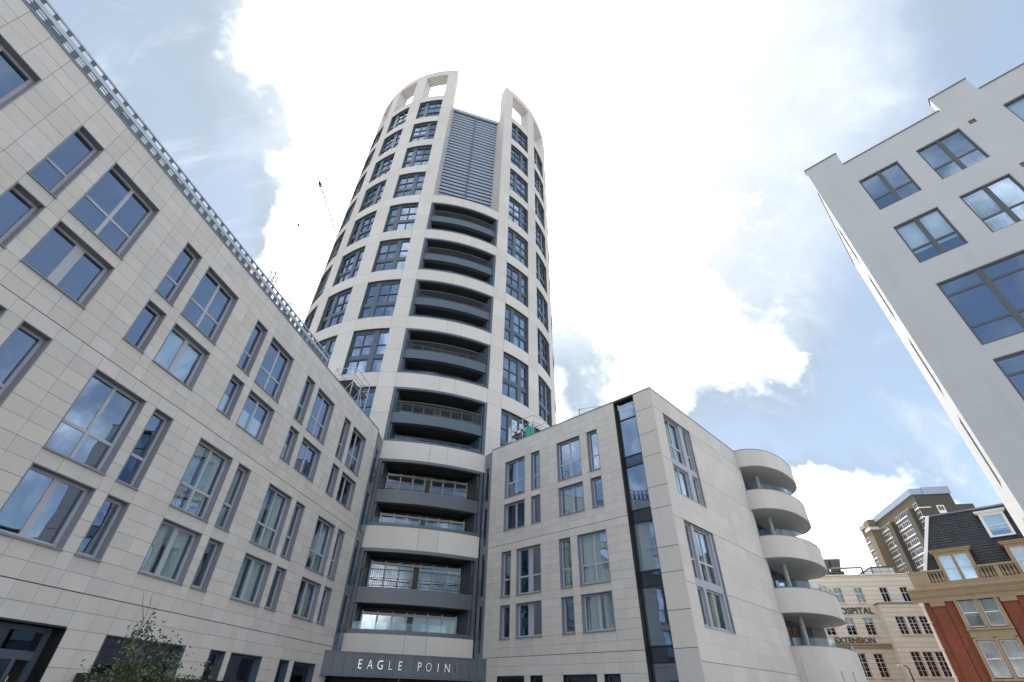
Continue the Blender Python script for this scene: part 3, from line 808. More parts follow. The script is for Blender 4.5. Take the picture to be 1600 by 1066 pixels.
    allp = sorted([(a, c) for a, c in rs] + [(-c, -a) for a, c in rs])
    for s in (1, -1):
        edges = [15, 27, 46.5, 66, 85.5, 105, 124.5, 144, 165]
        for a, c in zip(edges, edges[1:]):
            lo, hi = (a, c) if s > 0 else (-c, -a)
            MB().cbox(13.7, TR, lo + .02, hi - .02, 79.3, 80.9, 8).build('crown_beam', 'stone_smooth', T)
    # grey metal returns between the wings and the balcony slot
    Wi = tmat(T).inverted()
    def strip(pa, pb, nm):
        a, c = Wi @ Vector((*pa, 0)), Wi @ Vector((*pb, 0)); d = (c - a); L = d.length; d.normalize()
        rz = math.atan2(d.y, d.x)
        ops_ = [(L * .28, 3.95 + 3.11 * i, L * .45, 2.55) for i in range(4)]
        b = MB(); backing(b, 0, L, 3.6, 17.0, ops_, 0, .12)
        for i in range(5): b.box(0, L, -.02, 0, 3.62 + 3.11 * i, 3.70 + 3.11 * i)
        po = b.build('return_panel', 'lining', T, a, rz)
        for (x, z, w, h) in ops_:
            put(unit_box('glass_dark'), 'pane', po, (x, .06, z), 0, (w, .016, h))
            put(unit_box('black'), 'backing', po, (x, .11, z), 0, (w, .01, h))
            put(unit_box('balustrade'), 'balustrade', po, (x - L * .12, -.16, z - .05), 0, (w + L * .24, .016, 1.15))
    strip((-9.50, 30.72), (-9.53, 32.50), 'l')
    strip((-1.90, 34.86), (-1.34, 34.02), 'r')
    # ground floor entrance below the sign
    e = MB(); e.box(-4.2, 4.2, -13.9, -13.6, 0, 3.6); e.build('entrance_wall', 'black', T)
    return T
tower()

# ------------------------------------------------------------------ entrance sign
def sign():
    pa, pb = Vector((-9.60, 29.98, 0)), Vector((-1.06, 33.80, 0))
    d = pb - pa; L = d.length; rz = math.atan2(d.y, d.x)
    T = thing('entrance_sign', 'dark grey panelled entrance fascia with polished metal letters EAGLE POINT under the balconies', 'sign', pa, rz)
    n = 17; w = L / n; z0, z1 = 2.55, 3.64
    for i in range(n):
        put(unit_box('fascia_metal'), 'fascia_panel', T, (i * w + .006, 0, z0 + .07), 0, (w - .012, .04, z1 - z0 - .12))
    MB().box(-.02, L + .02, .04, .5, z0, z1 - .01).build('backing', 'black', T)
    MB().box(-.02, L + .02, -.03, .52, z1 - .045, z1 + .01).box(-.02, L + .02, -.03, .52, z0, z0 + .06).build('trim', 'dark_metal', T)
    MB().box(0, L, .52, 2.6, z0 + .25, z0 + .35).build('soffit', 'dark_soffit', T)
    txt = [(c, i) for i, c in enumerate('EAGLE')] + [(c, 6 + i) for i, c in enumerate('POINT')]
    for c, i in txt:
        cu = bpy.data.curves.new('letter', 'FONT'); cu.body = c; cu.size = .60 if c != 'T' else .66; cu.extrude = .016; cu.offset = -.003; cu.align_x = 'CENTER'; cu.resolution_u = 4
        ob = bpy.data.objects.new('tmp', cu); col.objects.link(ob)
        dg = bpy.context.evaluated_depsgraph_get(); me = bpy.data.meshes.new_from_object(ob.evaluated_get(dg)); bpy.data.objects.remove(ob)
        me.transform(Matrix.Rotation(math.pi / 2, 4, 'X')); me.transform(Matrix.Scale(.78, 4, (1, 0, 0)))
        me.materials.clear(); me.materials.append(MAT['steel'])
        # each letter sits on pins at a slight angle of its own, so each catches other light
        me.transform(Matrix.Rotation(random.uniform(-.035, .035), 4, 'X'))
        put(me, 'letter', T, ((3.5 + i) * w + w * .05, -.07, z0 + .36), random.uniform(-.2, .2))
sign()

# ------------------------------------------------------------------ white building on the right
def white_building():
    T = thing('office_block', 'white rendered block with dark grey windows and a stepped parapet at the right edge', 'building', nF * 20.0, math.atan2(-dF.y, -dF.x))
    X0, X1 = 1.20, 26.0      # x = -s
    colp = [2.67, 4.88, 7.80, 10.0, 12.93, 15.14, 18.0, 20.2]
    wins = []
    for x in colp:
        wins += [(x, 18.88, 1.57, 2.24, 'a'), (x, 15.52, 1.57, 2.26, 'b')]
    for x, w in ((2.68, 5.2), (9.2, 5.2), (15.8, 5.2)):
        wins += [(x, 11.46, w, 2.98, 'c'), (x, 7.9, w, 3.04, 'd'), (x, 4.4, w, 3.0, 'd')]
    ops = [w[:4] for w in wins]
    vents = [(6.75, 20.94, .22, .24), (6.80, 17.72, .22, .24)]
    b = MB(); backing(b, X0, X1, 0, 22.56, ops + vents, 0, .34)
    b.box(X0, 2.62, 0, .34, 22.56, 23.50); b.box(6.45, 7.75, 0, .34, 22.56, 23.54)
    b.build('wall', 'white_render', T)
    c = MB(); c.box(X0 - .03, 2.65, -.03, .37, 23.501, 23.56); c.box(2.62, 6.42, -.03, .37, 22.561, 22.62); c.box(6.42, 7.78, -.03, .37, 23.541, 23.60); c.box(7.78, X1, -.03, .37, 22.561, 22.62)
    c.build('coping', 'coping', T)
    for x, z, w, h in vents:
        v = MB()
        for i in range(4): v.box(0, w, .05, .09, .06 * i, .06 * i + .035)
        v.box(0, w, .12, .14, 0, h); v.build('vent', 'board', T, (x, 0, z))
    ds = ['dark', 'dark', 'sheer', 'blind', None, 'blind', 'dark', 'sheer']
    i = 0
    for x, z, w, h, kd in wins:
        if kd == 'a': place_window(T, x, z, w, h, [.5], [.36], depth=.14, frame='grey_frame', lining='soffit', mw=.15, fw=.06, tw=.08, dress='dark' if x < 6 else 'blind', sill=False, proud=-.003)
        elif kd == 'b': place_window(T, x, z, w, h, [.5], [.36], depth=.14, frame='grey_frame', lining='soffit', mw=.15, fw=.06, tw=.08, dress='blind' if x < 4 else 'curtain', sill=False, proud=-.003)
        else:
            wo = place_window(T, x, z, w, h, [.24, .5, .76], [.28, .78], depth=.14, frame='grey_frame', lining='soffit', mw=.17, fw=.07, tw=.09, dress=None, sill=False, proud=-.003)
    # side face along the lane
    MS = Matrix.Translation((X0, 0, 0)) @ Matrix.Rotation(-math.pi / 2, 4, 'Z')   # x runs back towards the corner: from -7 to 0
    D = 7.0
    sops = []
    for z in (18.4, 14.9, 11.2, 7.6, 4.0): sops += [(-2.6, z, .95, 2.5)]
    b = MB(); backing(b, -D, -.342, 0, 22.0, sops, 0, .34); b.build('wall', 'white_render', T, MS.translation, -math.pi / 2)
    MB().box(-D, -.36, -.03, .37, 22.001, 22.06).build('coping', 'coping', T, MS.translation, -math.pi / 2)
    for x, z, w, h in sops:
        wo = place_window(T, x, z, w, h, [], [.36], depth=.10, frame='grey_frame', lining='soffit', mw=.1, sill=False, proud=-.003, base=(MS.translation.x, 0), rz=-math.pi / 2)
    b = MB()
    for zf in (.1, 3.6, 7.2, 10.9, 14.6, 18.2, 21.4): b.box(X0 + .5, X1, .42, 6.6, zf, zf + .25)
    b.box(X0 + .5, X1, 5.4, 5.6, 0, 21.6)
    for xx in (6.6, 11.8, 17): b.box(xx, xx + .15, .6, 5.4, .3, 21.4)
    b.build('interior', 'interior', T)
    MB().box(X0 + .35, X1, 6.7, 7.0, 0, 21.95).box(X1 - .3, X1, .345, 6.7, 0, 22.5).build('rear_wall', 'white_render', T)
    MB().box(X0 + .36, X1 - .3, .36, 6.7, 21.66, 21.8).build('roof', 'coping', T)
    r = MB(); r.tube((7.8, .9, 23.2), (26, .9, 23.2), .035)
    for i in range(10): r.tube((7.8 + 2 * i, .9, 21.8), (7.8 + 2 * i, .9, 23.2), .02)
    r.build('roof_rail', 'grey_frame', T)
white_building()

# ------------------------------------------------------------------ hospital
def letters(T, text, x0, x1, z0, h, material='letter_dark', y=-.08):
    cu = bpy.data.curves.new('l', 'FONT'); cu.body = text; cu.size = 1.; cu.extrude = .03; cu.resolution_u = 3
    ob = bpy.data.objects.new('tmp', cu); col.objects.link(ob); dg = bpy.context.evaluated_depsgraph_get()
    bpy.context.view_layer.update(); wtot = ob.dimensions.x
    bpy.data.objects.remove(ob)
    # lay letters out one at a time so each is its own part
    adv = []
    for i in range(len(text)):
        c1 = bpy.data.curves.new('l', 'FONT'); c1.body = text[:i + 1]; c1.resolution_u = 2; o1 = bpy.data.objects.new('tmp', c1); col.objects.link(o1)
        bpy.context.view_layer.update(); adv.append(o1.dimensions.x); bpy.data.objects.remove(o1)
    for i, ch in enumerate(text):
        if ch == ' ': continue
        c1 = bpy.data.curves.new('l', 'FONT'); c1.body = ch; c1.extrude = .04; c1.resolution_u = 3; c1.offset = .012; o1 = bpy.data.objects.new('tmp', c1); col.objects.link(o1)
        dg = bpy.context.evaluated_depsgraph_get(); me = bpy.data.meshes.new_from_object(o1.evaluated_get(dg)); bpy.data.objects.remove(o1)
        w = max(v.co.x for v in me.vertices)
        sx = (x1 - x0) / adv[-1]
        me.transform(Matrix.Diagonal((sx, h / .70, 1, 1))); me.transform(Matrix.Rotation(math.pi / 2, 4, 'X'))
        me.materials.clear(); me.materials.append(MAT[material])
        put(me, 'letter', T, (x0 + (adv[i] - w) * sx, y, z0))

def hospital():
    T = thing('hospital_building', 'pale stone hospital building with HOSPITAL and EXTENSION lettering behind the rounded balconies', 'hospital', (43.6, 64.7, 0), R(90 - 103))
    ops = []
    for x in (-9.3, -6.9, -4.6, -2.35, -.03, 2.82, 5.05): ops.append((x, 12.24, .85, 1.6))
    for x in (-9.3, -7., -4.7, -2.4, -.3): ops.append((x, 8.8, 1.0, 1.78))
    for x in (-9.0, -6.6, -4.4, -2.45, -.62): ops.append((x, 4.68, .96, 2.28))
    X0, X1 = -14., 9.5
    bay = []
    for x in (2.80, 4.05, 5.28): bay.append((x, 8.77, .93, 1.82))
    for x in (2.85, 4.07, 5.3): bay.append((x, 4.75, .95, 2.35))
    cz = [.5 * i for i in range(31)]
    def courses(ops_, x0, x1, ztop, y, name):
        b = MB(); zz = sorted(set([z for z in cz if z < ztop] + [ztop]))
        for za, zb in zip(zz, zz[1:]):
            cuts = sorted(set([za + .015, zb - .015] + [v for o_ in ops_ for v in (o_[1], o_[1] + o_[3]) if za + .015 < v < zb - .015]))
            for a_, b_ in zip(cuts, cuts[1:]):
                zm = (a_ + b_) / 2; x = x0
                for o_ in sorted(o for o in ops_ if o[1] < zm < o[1] + o[3]):
                    b.box(x, o_[0], y, y + .06, a_, b_); x = o_[0] + o_[2]
                b.box(x, x1, y, y + .06, a_, b_)
        o = b.build(name, 'portland', T); o['kind'] = 'stuff'
        c = MB(); backing(c, x0 + .01, x1 - .01, 0, ztop - .01, ops_, y + .05, y + .4); c.build('wall', 'bath_stone', T)
    courses(ops, X0, X1, 15.2, 0, 'stone_courses')
    courses(bay, 1.62, X1, 11.9, -1.0, 'stone_courses')
    MB().box(1.62, 1.68, -.94, 0, 0, 11.88).build('bay_side', 'portland', T)
    MB().box(1.5, X1 + .1, -1.18, -.02, 11.901, 12.02).build('bay_coping', 'coping', T)
    MB().box(X0, X1 + .1, -.14, .4, 15.201, 15.36).build('coping', 'portland', T)
    MB().box(X0, 1.6, -.22, 0, 7.5, 7.86).box(X0, 1.6, -.32, 0, 7.80, 7.9).build('cornice', 'bath_stone', T)
    def win(o_, y):
        x, z, w, h = o_
        f = MB(); t = .045
        f.box(0, t, 0, .1, 0, h); f.box(w - t, w, 0, .1, 0, h); f.box(t, w - t, 0, .1, h - t, h); f.box(t, w - t, 0, .1, 0, t)
        f.box(w / 2 - .022, w / 2 + .022, .02, .1, t, h - t); f.box(t, w / 2 - .022, .02, .1, h * .62 - .025, h * .62 + .025); f.box(w / 2 + .022, w - t, .02, .1, h * .62 - .025, h * .62 + .025)
        if h > 1.7:
            for u in (.25, .43, .8): f.box(t, w - t, .04, .1, h * u - .012, h * u + .012)
        fo = f.build('window', 'white_paint', T, (x, y + .16, z))
        put(unit_box('glass_dark'), 'pane', fo, (.03, .06, .03), 0, (w - .06, .016, h - .06))
        put(unit_box('core'), 'room', fo, (-.05, .5, -.05), 0, (w + .1, .02, h + .1))
        put(unit_box('portland'), 'sill', fo, (-.08, -.26, -.10), 0, (w + .16, .2, .09))
    for o_ in ops: win(o_, 0)
    for o_ in bay: win(o_, -1.0)
    letters(T, 'HOSPITAL', -3.12, 1.15, 11.0, .68)
    letters(T, 'EXTENSION', -4.15, .12, 8.0, .57)
    MB().box(X0, X1, 7.7, 8, 0, 15.1).box(X0, X0 + .3, .41, 7.7, 0, 15.1).box(X1 - .3, X1 - .02, .41, 7.7, 0, 15.1).build('rear_wall', 'portland', T)
    MB().box(X0 + .3, X1 - .3, .41, 7.7, 14.6, 14.8).build('roof', 'coping', T)
    r = MB()
    for z in (15.75, 16.15): r.tube((X0, .5, z), (7, .5, z), .03)
    for i in range(14): r.tube((-6 + i, .5, 14.7), (-6 + i, .5, 16.15), .025)
    r.tube((-.3, 1.2, 14.8), (-.3, 1.2, 19.0), .04); r.tube((1.6, 1.2, 14.8), (1.6, 1.2, 16.9), .04); r.tube((2.1, .8, 14.8), (2.1, .8, 16.3), .12); r.tube((2.1, .8, 16.3), (-1.5, .8, 16.25), .12)
    r.build('roof_rail', 'grey_frame', T)
    M = tmat(T)
    for i in range(2):
        P = M @ Vector((-2.4 + 1.35 * i, 1.6, 14.8))
        U = thing('air_cooler', ('dark roof cooling unit with funnel hood, the left one on the hospital roof', 'dark roof cooling unit with funnel hood, the right one on the hospital roof')[i], 'cooling unit', P, T.rotation_euler[2], 'cooling units on the hospital roof')
        MB().box(0, 1.25, 0, 1.4, .5, 1.3).build('casing', 'black', U)
        h = MB(); h.v = [(.2, .3, 1.3), (1.05, .3, 1.3), (1.05, 1.1, 1.3), (.2, 1.1, 1.3), (-.02, -.15, 2.75), (1.29, -.15, 2.75), (1.29, 1.5, 2.75), (-.02, 1.5, 2.75)]
        h.f = [(3, 2, 1, 0), (4, 5, 6, 7), (0, 1, 5, 4), (1, 2, 6, 5), (2, 3, 7, 6), (3, 0, 4, 7)]; h.build('hood', 'grey_frame', U)
        l = MB()
        for a, c in ((.1, .1), (1.15, .1), (.1, 1.3), (1.15, 1.3)): l.box(a - .04, a + .04, c - .04, c + .04, 0, .5)
        l.build('leg', 'black', U)
    P = M @ Vector((2.4, 2.2, 14.8))
    U = thing('roof_house', 'white roof-top plant house with a dark sloping roof edge on the hospital', 'plant house', P, T.rotation_euler[2])
    MB().xprism([(0, 0), (0, 1.7), (3, 1.7), (3, 0)], 1.4, 3.9).build('wall', 'white_render', U)
    q = MB(); q.v = [(0, 0, 0), (1.39, 0, 0), (1.39, 3, 0), (0, 3, 0), (0, 0, 1.0), (1.39, 0, 1.7), (1.39, 3, 1.7), (0, 3, 1.0)]
    q.f = [(3, 2, 1, 0), (4, 5, 6, 7), (0, 1, 5, 4), (1, 2, 6, 5), (2, 3, 7, 6), (3, 0, 4, 7)]; q.build('wall', 'white_paint', U)
    q = MB(); q.box(1.35, 4.0, -.1, 3.1, 1.701, 1.85); q.v += []; q.build('roof', 'black', U)
    q = MB(); q.v = [(-.1, -.1, .99), (1.38, -.1, 1.74), (1.38, 3.1, 1.74), (-.1, 3.1, .99), (-.1, -.1, 1.11), (1.38, -.1, 1.86), (1.38, 3.1, 1.86), (-.1, 3.1, 1.11)]
    q.f = [(3, 2, 1, 0), (4, 5, 6, 7), (0, 1, 5, 4), (1, 2, 6, 5), (2, 3, 7, 6), (3, 0, 4, 7)]; q.build('roof', 'black', U)
    MB().box(1.36, 1.44, -.04, -.003, 0, 1.7).build('downpipe', 'black', U)
hospital()

# ------------------------------------------------------------------ red brick building
def brick_building():
    T = thing('brick_building', 'red brick and buff stone corner building with balustrade, dormers and dark slate mansard roof', 'building', (38.6, 48.5, 0), R(90 - (180 - 45.6)))
    W = 14.0
    bays = [2.40 + 4.95 * i for i in range(3)]
    wins = []
    for x in bays:
        for z, h in ((7.55, 2.15), (4.0, 2.55), (.8, 2.4)): wins += [(x + .08, z, 1.14, h), (x + 1.52, z, 1.14, h)]
    b = MB(); backing(b, 0, W, 0, 9.95, wins, 0, .4); b.box(-.0, .4, .4, 10, 0, 9.95); b.build('wall', 'red_brick', T)
    p = MB()
    for x in [.55] + [v + 3.05 for v in bays]:
        p.box(x, x + .95, -.14, -.002, 0, 9.55); p.box(x + 1.0, x + 1.4, -.07, -.002, 0, 9.55) if x < 12.5 else None
    p.build('brick_pier', 'red_brick', T)
    for x in bays:
        for z, h in ((7.55, 2.15), (4.0, 2.55), (.8, 2.4)):
            for a_, b_, y_ in ((-.14, .06, -.16), (1.26, 1.48, -.12), (2.68, 2.9, -.16)): MB().box(x + a_, x + b_, y_, .3, z - .1, z + h + .15).build('stone_mullion', 'bath_stone', T)
            for a_, b_ in ((.06, 1.26), (1.48, 2.68)): MB().box(x + a_, x + b_, -.1, .3, z + h + .02, z + h + .22).build('lintel', 'bath_stone', T)
            MB().box(x - .2, x + 2.96, -.28, .1, z - .25, z - .101).build('sill', 'bath_stone', T)
        MB().box(x - .14, x + 2.9, -.11, -.001, 6.78, 7.29).build('stone_band', 'bath_stone', T)
    for i, (x, z, w, h) in enumerate(wins):
        f = MB(); t = .06
        f.box(0, t, 0, .1, 0, h); f.box(w - t, w, 0, .1, 0, h); f.box(t, w - t, 0, .1, h - t, h); f.box(t, w - t, 0, .1, 0, t * 1.3); f.box(t, w - t, -.03, .1, h * .5 - .04, h * .5 + .04)
        fo = f.build('window', 'white_paint', T, (x, .14, z))
        gm = 'glass_old'
        put(unit_box(gm), 'pane', fo, (.04, .05, .05), 0, (w - .08, .016, h * .5 - .08)); put(unit_box(gm), 'pane', fo, (.04, .03, h * .5 + .03), 0, (w - .08, .016, h * .5 - .08))
        put(unit_box('interior'), 'room', fo, (-.05, .8, -.05), 0, (w + .1, .02, h + .1))
        if z > 7 or i % 4 == 1: put(unit_box('blind'), 'blind', fo, (.05, .2, h * (.55 if i % 2 else .4)), 0, (w - .1, .02, h * (.4 if i % 2 else .55)))
    # cornice, parapet, balustrade
    c = MB(); c.xprism([(0, 9.6), (-.2, 9.6), (-.2, 9.9), (-.38, 10.05), (-.55, 10.35), (-.78, 10.55), (-.78, 10.72), (-.3, 10.80), (0, 10.8)], -.72, W)
    c.box(-.1, W, -.26, .3, 10.801, 11.12); c.build('cornice', 'bath_stone', T)
    for x in [.5] + [v + 3.0 for v in bays]:
        c = MB(); c.box(x, x + 1.1, -.3, -.201, 9.25, 9.6); c.build('capital', 'bath_stone', T)
    MB().box(-.1, 1.35, -.24, .18, 11.12, 12.0).build('parapet', 'bath_stone', T)
    for x in (6.12, 10.9): MB().box(x, x + .34, -.22, .14, 11.12, 12.0).build('pedestal', 'bath_stone', T)
    for x0, x1 in ((-.14, 2.52), (5.1, 7.55), (10.1, 12.5)): MB().box(x0, x1, -.28, .22, 12.0, 12.17).build('rail', 'bath_stone', T)
    prof = [(.06, 0), (.10, .12), (.11, .25), (.05, .55), (.05, .7), (.09, .78), (.08, .88)]
    def bal():
        b_ = MB()
        for (r, z), (r2, z2) in zip(prof, prof[1:]): b_.tube((0, 0, z), (0, 0, z2), r, r2, 8)
        return b_.mesh('baluster', 'bath_stone')
    bm = cached('bal', bal)
    for x in [1.5 + .27 * i for i in range(4)] + [5.2 + .26 * i for i in range(4)] + [6.58 + .26 * i for i in range(4)] + [10.15 + .26 * i for i in range(3)]: put(bm, 'baluster', T, (x, -.03, 11.12))
    # mansard with slate courses
    y0, y1, z0, z1 = .9, 2.0, 11.1, 17.2
    HX = lambda u: .5 + 2.7 * u                     # the left end slopes in (hip)
    sl = MB(); n = 26; rnd = random.Random(3)
    for j in range(n):
        u0, u1 = j / n, (j + 1) / n; xo = .5 * u0 * .0
        xl = HX(u0) + .3; x = xl - (.17 if j % 2 else 0)
        while x < W:
            w = .34; a, b_ = .9 + (y1 - y0) * u0, .9 + (y1 - y0) * u1
            dz = rnd.uniform(-.002, .002); lift = .05
            za, zb = z0 + (z1 - z0) * u0, z0 + (z1 - z0) * u1 + .03
            k = len(sl.v); xs_ = x; x = max(x, xl); w -= x - xs_
            sl.v += [(x + .01, a - lift + dz, za), (min(x + w, W) - .01, a - lift + dz, za), (min(x + w, W) - .01, b_ - .005 + dz, zb), (x + .01, b_ - .005 + dz, zb),
                     (x + .01, a - lift + .05 + dz, za), (min(x + w, W) - .01, a - lift + .05 + dz, za)]
            sl.f += [(k, k + 1, k + 2, k + 3), (k + 4, k + 5, k + 1, k)]
            x += w
    o = sl.build('slate', 'slate', T); o['kind'] = 'stuff'
    def hip(xa0, xa1, xb0, xb1, dy, dz):
        q = MB(); q.v = [(xa0, y0 + dy, z0), (xb0, y0 + dy, z0), (xb0, 9.5, z0), (xa0, 9.5, z0), (xa1, y1 + dy, z1 + dz), (xb1, y1 + dy, z1 + dz), (xb1, 9.5, z1 + dz), (xa1, 9.5, z1 + dz)]
        q.f = [(3, 2, 1, 0), (4, 5, 6, 7), (0, 1, 5, 4), (1, 2, 6, 5), (2, 3, 7, 6), (3, 0, 4, 7)]; return q
    hip(HX(0) + .3, HX(1) + .3, W, W, .04, 0).build('roof', 'slate', T)
    MB().box(HX(1), W, y1 - .1, 9.6, z1 + .001, z1 + .14).build('roof_coping', 'coping', T)
    hip(HX(0), HX(1), HX(0) + .295, HX(1) + .295, -.12, .12).build('party_wall', 'white_paint', T)
    def dormer(x, w, z, h, material, y, roof_h=.25):
        d = MB(); ws = [(.28, .1, w / 2 - .38, h - .35), (w / 2 + .10, .1, w / 2 - .38, h - .35)] if w > 2 else [(.18, .1, w - .36, h - .3)]
        backing(d, 0, w, 0, h, ws, 0, .25); d.box(0, .2, .25, 2.2, 0, h); d.box(w - .2, w, .25, 2.2, 0, h)
        d.box(-.15, w + .15, -.16, 2.4, h, h + roof_h * .6); d.box(-.24, w + .24, -.26, 2.4, h + roof_h * .6, h + roof_h)
        do = d.build('dormer', material, T, (x, y, z))
        for (a, c_, w_, h_) in ws:
            f = MB(); t = .06
            f.box(a, a + t, .1, .2, c_, c_ + h_); f.box(a + w_ - t, a + w_, .1, .2, c_, c_ + h_); f.box(a + t, a + w_ - t, .1, .2, c_ + h_ - t, c_ + h_); f.box(a + t, a + w_ - t, .1, .2, c_, c_ + t); f.box(a + t, a + w_ - t, .08, .2, c_ + h_ * .5 - .03, c_ + h_ * .5 + .03)
            f.build('window', 'white_paint', do)
            put(unit_box('glass'), 'pane', do, (a + .02, .15, c_ + .02), 0, (w_ - .04, .016, h_ - .04)); put(unit_box('blind'), 'blind', do, (a + .02, .24, c_ + .02), 0, (w_ - .04, .01, h_ - .04))
    dormer(2.42, 2.66, 11.13, 2.45, 'bath_stone', .25); dormer(7.55, 2.66, 11.13, 2.45, 'bath_stone', .25)
    dormer(7.05, 1.8, 14.5, 2.1, 'white_paint', 1.35, .2)
    # pale rainwater pipe at the corner
    q = MB(); q.tube((-.12, -.16, 0), (-.12, -.16, 9.5), .09, n=8)
    for z in (2, 4, 6, 8): q.box(-.28, .04, -.28, -.03, z, z + .12)
    q.box(-.3, .06, -.32, -.02, 9.3, 9.62); q.build('downpipe', 'portland', T)
    MB().box(0, W, 9.5, 9.9, 0, 11.1).box(W - .3, W, .4, 9.5, 0, 11.1).build('rear_wall', 'red_brick', T)
    MB().box(.35, W - .3, .4, 9.5, 10.85, 11.0).build('floor', 'coping', T)
brick_building()

# ------------------------------------------------------------------ distant tower block
def tower_block():
    D = 210.; c = Vector((D * math.sin(R(41.45)), D * math.cos(R(41.45)), 0))
    T = thing('tower_block', 'distant brown brick tower block with white window bands behind the slate roof', 'tower block', c, R(90 - (-167)))
    # local +x runs towards the camera side; the lit face lies on negative x
    H = 60.8; st = 3.0
    rows = [H - 4.2 - st * i for i in range(12)]
    colx = [-29.6, -24.2, -16.2, -12.0, -7.6]
    MB().box(-31.5, 0, .0, 11, 0, H).build('wall', 'block_brick', T)
    # projecting piers and end bay
    for x0, x1, y, h in ((-21.4, -18.6, -1.6, H - 3.6), (-6.0, -3.2, -1.6, H - 3.6)):
        MB().box(x0, x1, y, -.002, 0, h).build('brick_pier', 'block_dark', T)
    MB().box(-35.6, -31.51, -3.2, 9, 0, H + 1.2).build('stair_tower', 'block_brick', T)
    MB().box(-47, -35.61, 0, 10, 0, H + 1.0).build('end_bay', 'block_brick', T)
    b = MB(); b.box(-31.6, .3, -.7, 11.3, H, H + 2.0); b.box(-47.2, -35.7, -.5, 10.4, H + 1.0, H + 2.6); b.box(.301, .6, 3, 11.3, H - .2, H + 2.2); b.build('roof_fascia', 'louvre', T)
    MB().box(-35.9, -31.3, -3.5, 9.2, H - 2.6, H - 1.6).build('white_band', 'white_paint', T)
    w = MB()
    for z in rows:
        w.box(-31.5, -21.41, -.14, -.001, z - .32, z - .02); w.box(-18.59, -6.01, -.14, -.001, z - .32, z - .02); w.box(-3.19, .05, -.14, -.001, z - .32, z - .02); w.box(.05, .16, -.14, 3.4, z - .32, z - .02)
        w.box(-47, -35.62, -.14, -.001, z - .32, z - .02)
    w.build('white_band', 'white_paint', T)
    def fr(wd, h, n):
        b_ = MB(); b_.box(0, wd, -.08, 0, 0, .14); b_.box(0, wd, -.08, 0, h - .14, h)
        for i in range(n + 1): b_.box((wd - .14) * i / n, (wd - .14) * i / n + .14, -.08, 0, .14, h - .14)
        return b_
    for z in rows:
        for x, wd in [(-30.6, 4.4), (-25.4, 3.2), (-17.6, 2.6), (-14.4, 5.2), (-8.6, 2.2), (-2.9, 2.6), (-45.5, 3.6), (-40.5, 3.6)]:
            n = 4 if wd > 4 else 3 if wd > 3 else 2
            wo = put(cached(('bw', wd), lambda: fr(wd, 1.7, n).mesh('window', 'white_paint')), 'window', T, (x, -.01, z))
            put(unit_box('glass_dark'), 'pane', wo, (.05, -.05, .1), 0, (wd - .1, .02, 1.5))
            put(unit_box('core'), 'room', wo, (.05, -.02, .1), 0, (wd - .1, .012, 1.5))
    # dark end face: its shade painted in as a darker skin, one white window
    MB().box(.001, .05, .0, 11, 0, H).build('end_face', 'block_dark', T)
    f = MB(); f.box(0, .12, 0, .3, 0, 2.6); f.box(0, .12, 1.9, 2.2, 0, 2.6); f.box(0, .12, .3, 1.9, 2.3, 2.6); f.box(0, .12, .3, 1.9, 0, .9); f.box(0, .1, 1.05, 1.15, .9, 2.3)
    wo = f.build('window', 'white_paint', T, (.06, 5.1, 54.3)); put(unit_box('core'), 'pane', wo, (.02, .3, .9), 0, (.04, 1.6, 1.4))
    MB().box(-1, .04, 11.001, 16, 0, H - 3.8).build('annexe', 'block_dark', T)
tower_block()

# ------------------------------------------------------------------ scaffolds on the roofs
def scaffold(name, label, P, rz, L, Wd, zd, base, net):
    T = thing(name, label, 'scaffold', (P[0], P[1], base), rz, 'access platforms on the wing roofs')
    dz = zd - base; r = .03
    for x in (0, L / 2, L):
        for y in (0, Wd):
            q = MB(); q.tube((x, y, 0), (x, y, dz + 1.15), r); q.build('post', 'galv', T)
    q = MB()
    for z in (dz + .3, dz + .55, dz + 1.1):
        q.tube((0, 0, z), (L, 0, z), r * .8); q.tube((0, Wd, z), (L, Wd, z), r * .8); q.tube((0, 0, z), (0, Wd, z), r * .8); q.tube((L, 0, z), (L, Wd, z), r * .8)
    q.build('guard_rail', 'galv', T)
    q = MB(); q.tube((0, 0, 0), (L / 2, 0, dz), r * .7); q.tube((L, 0, 0), (L / 2, 0, dz), r * .7); q.tube((0, 0, dz), (0, Wd, 0), r * .7); q.tube((L, 0, dz), (L, Wd, 0), r * .7); q.tube((0, Wd, 0), (L / 2, Wd, dz), r * .7)
    q.tube((0, 0, dz - .2), (L, 0, dz - .2), r * .8); q.tube((L, 0, dz + .05), (L, Wd, dz + 1.1), r * .6); q.build('brace', 'galv', T)
    nb = 5
    for i in range(nb): put(unit_box('dark_metal'), 'deck_board', T, (-.1, .02 + i * Wd / nb, dz), 0, (L + .2, Wd / nb - .02, .05))
    if net:
        for i in range(7): put(unit_box('red_board' if i % 2 else 'white_paint'), 'toe_board', T, (i * L / 7, -.05, dz + .06), 0, (L / 7 - .01, .03, .2))
        b_ = MB(); n = 12
        def Pn(i, j): return (L * .66 + i / n * L * .36, -.08 + .07 * math.sin(i * 1.7 + j * .9) , dz + .1 - .8 + (j / 6) * (.95 + .1 * math.sin(i * .8)))
        for i in range(n):
            for j in range(6): b_.quad(Pn(i, j), Pn(i + 1, j), Pn(i + 1, j + 1), Pn(i, j + 1))
        b_.build('netting', 'net', T)
        b_ = MB()
        for i in range(4):
            b_.quad((-.25 + .05 * i, -.06 + .02 * (i % 2), dz + .9 - .1 * i), (-.2 + .05 * i, -.06 - .02 * (i % 2), dz + .95), (-.22 + .07 * i, -.07, dz - .5), (-.3 + .05 * i, -.05, dz - .45 + .1 * i))
        b_.build('sheeting', 'blind', T)
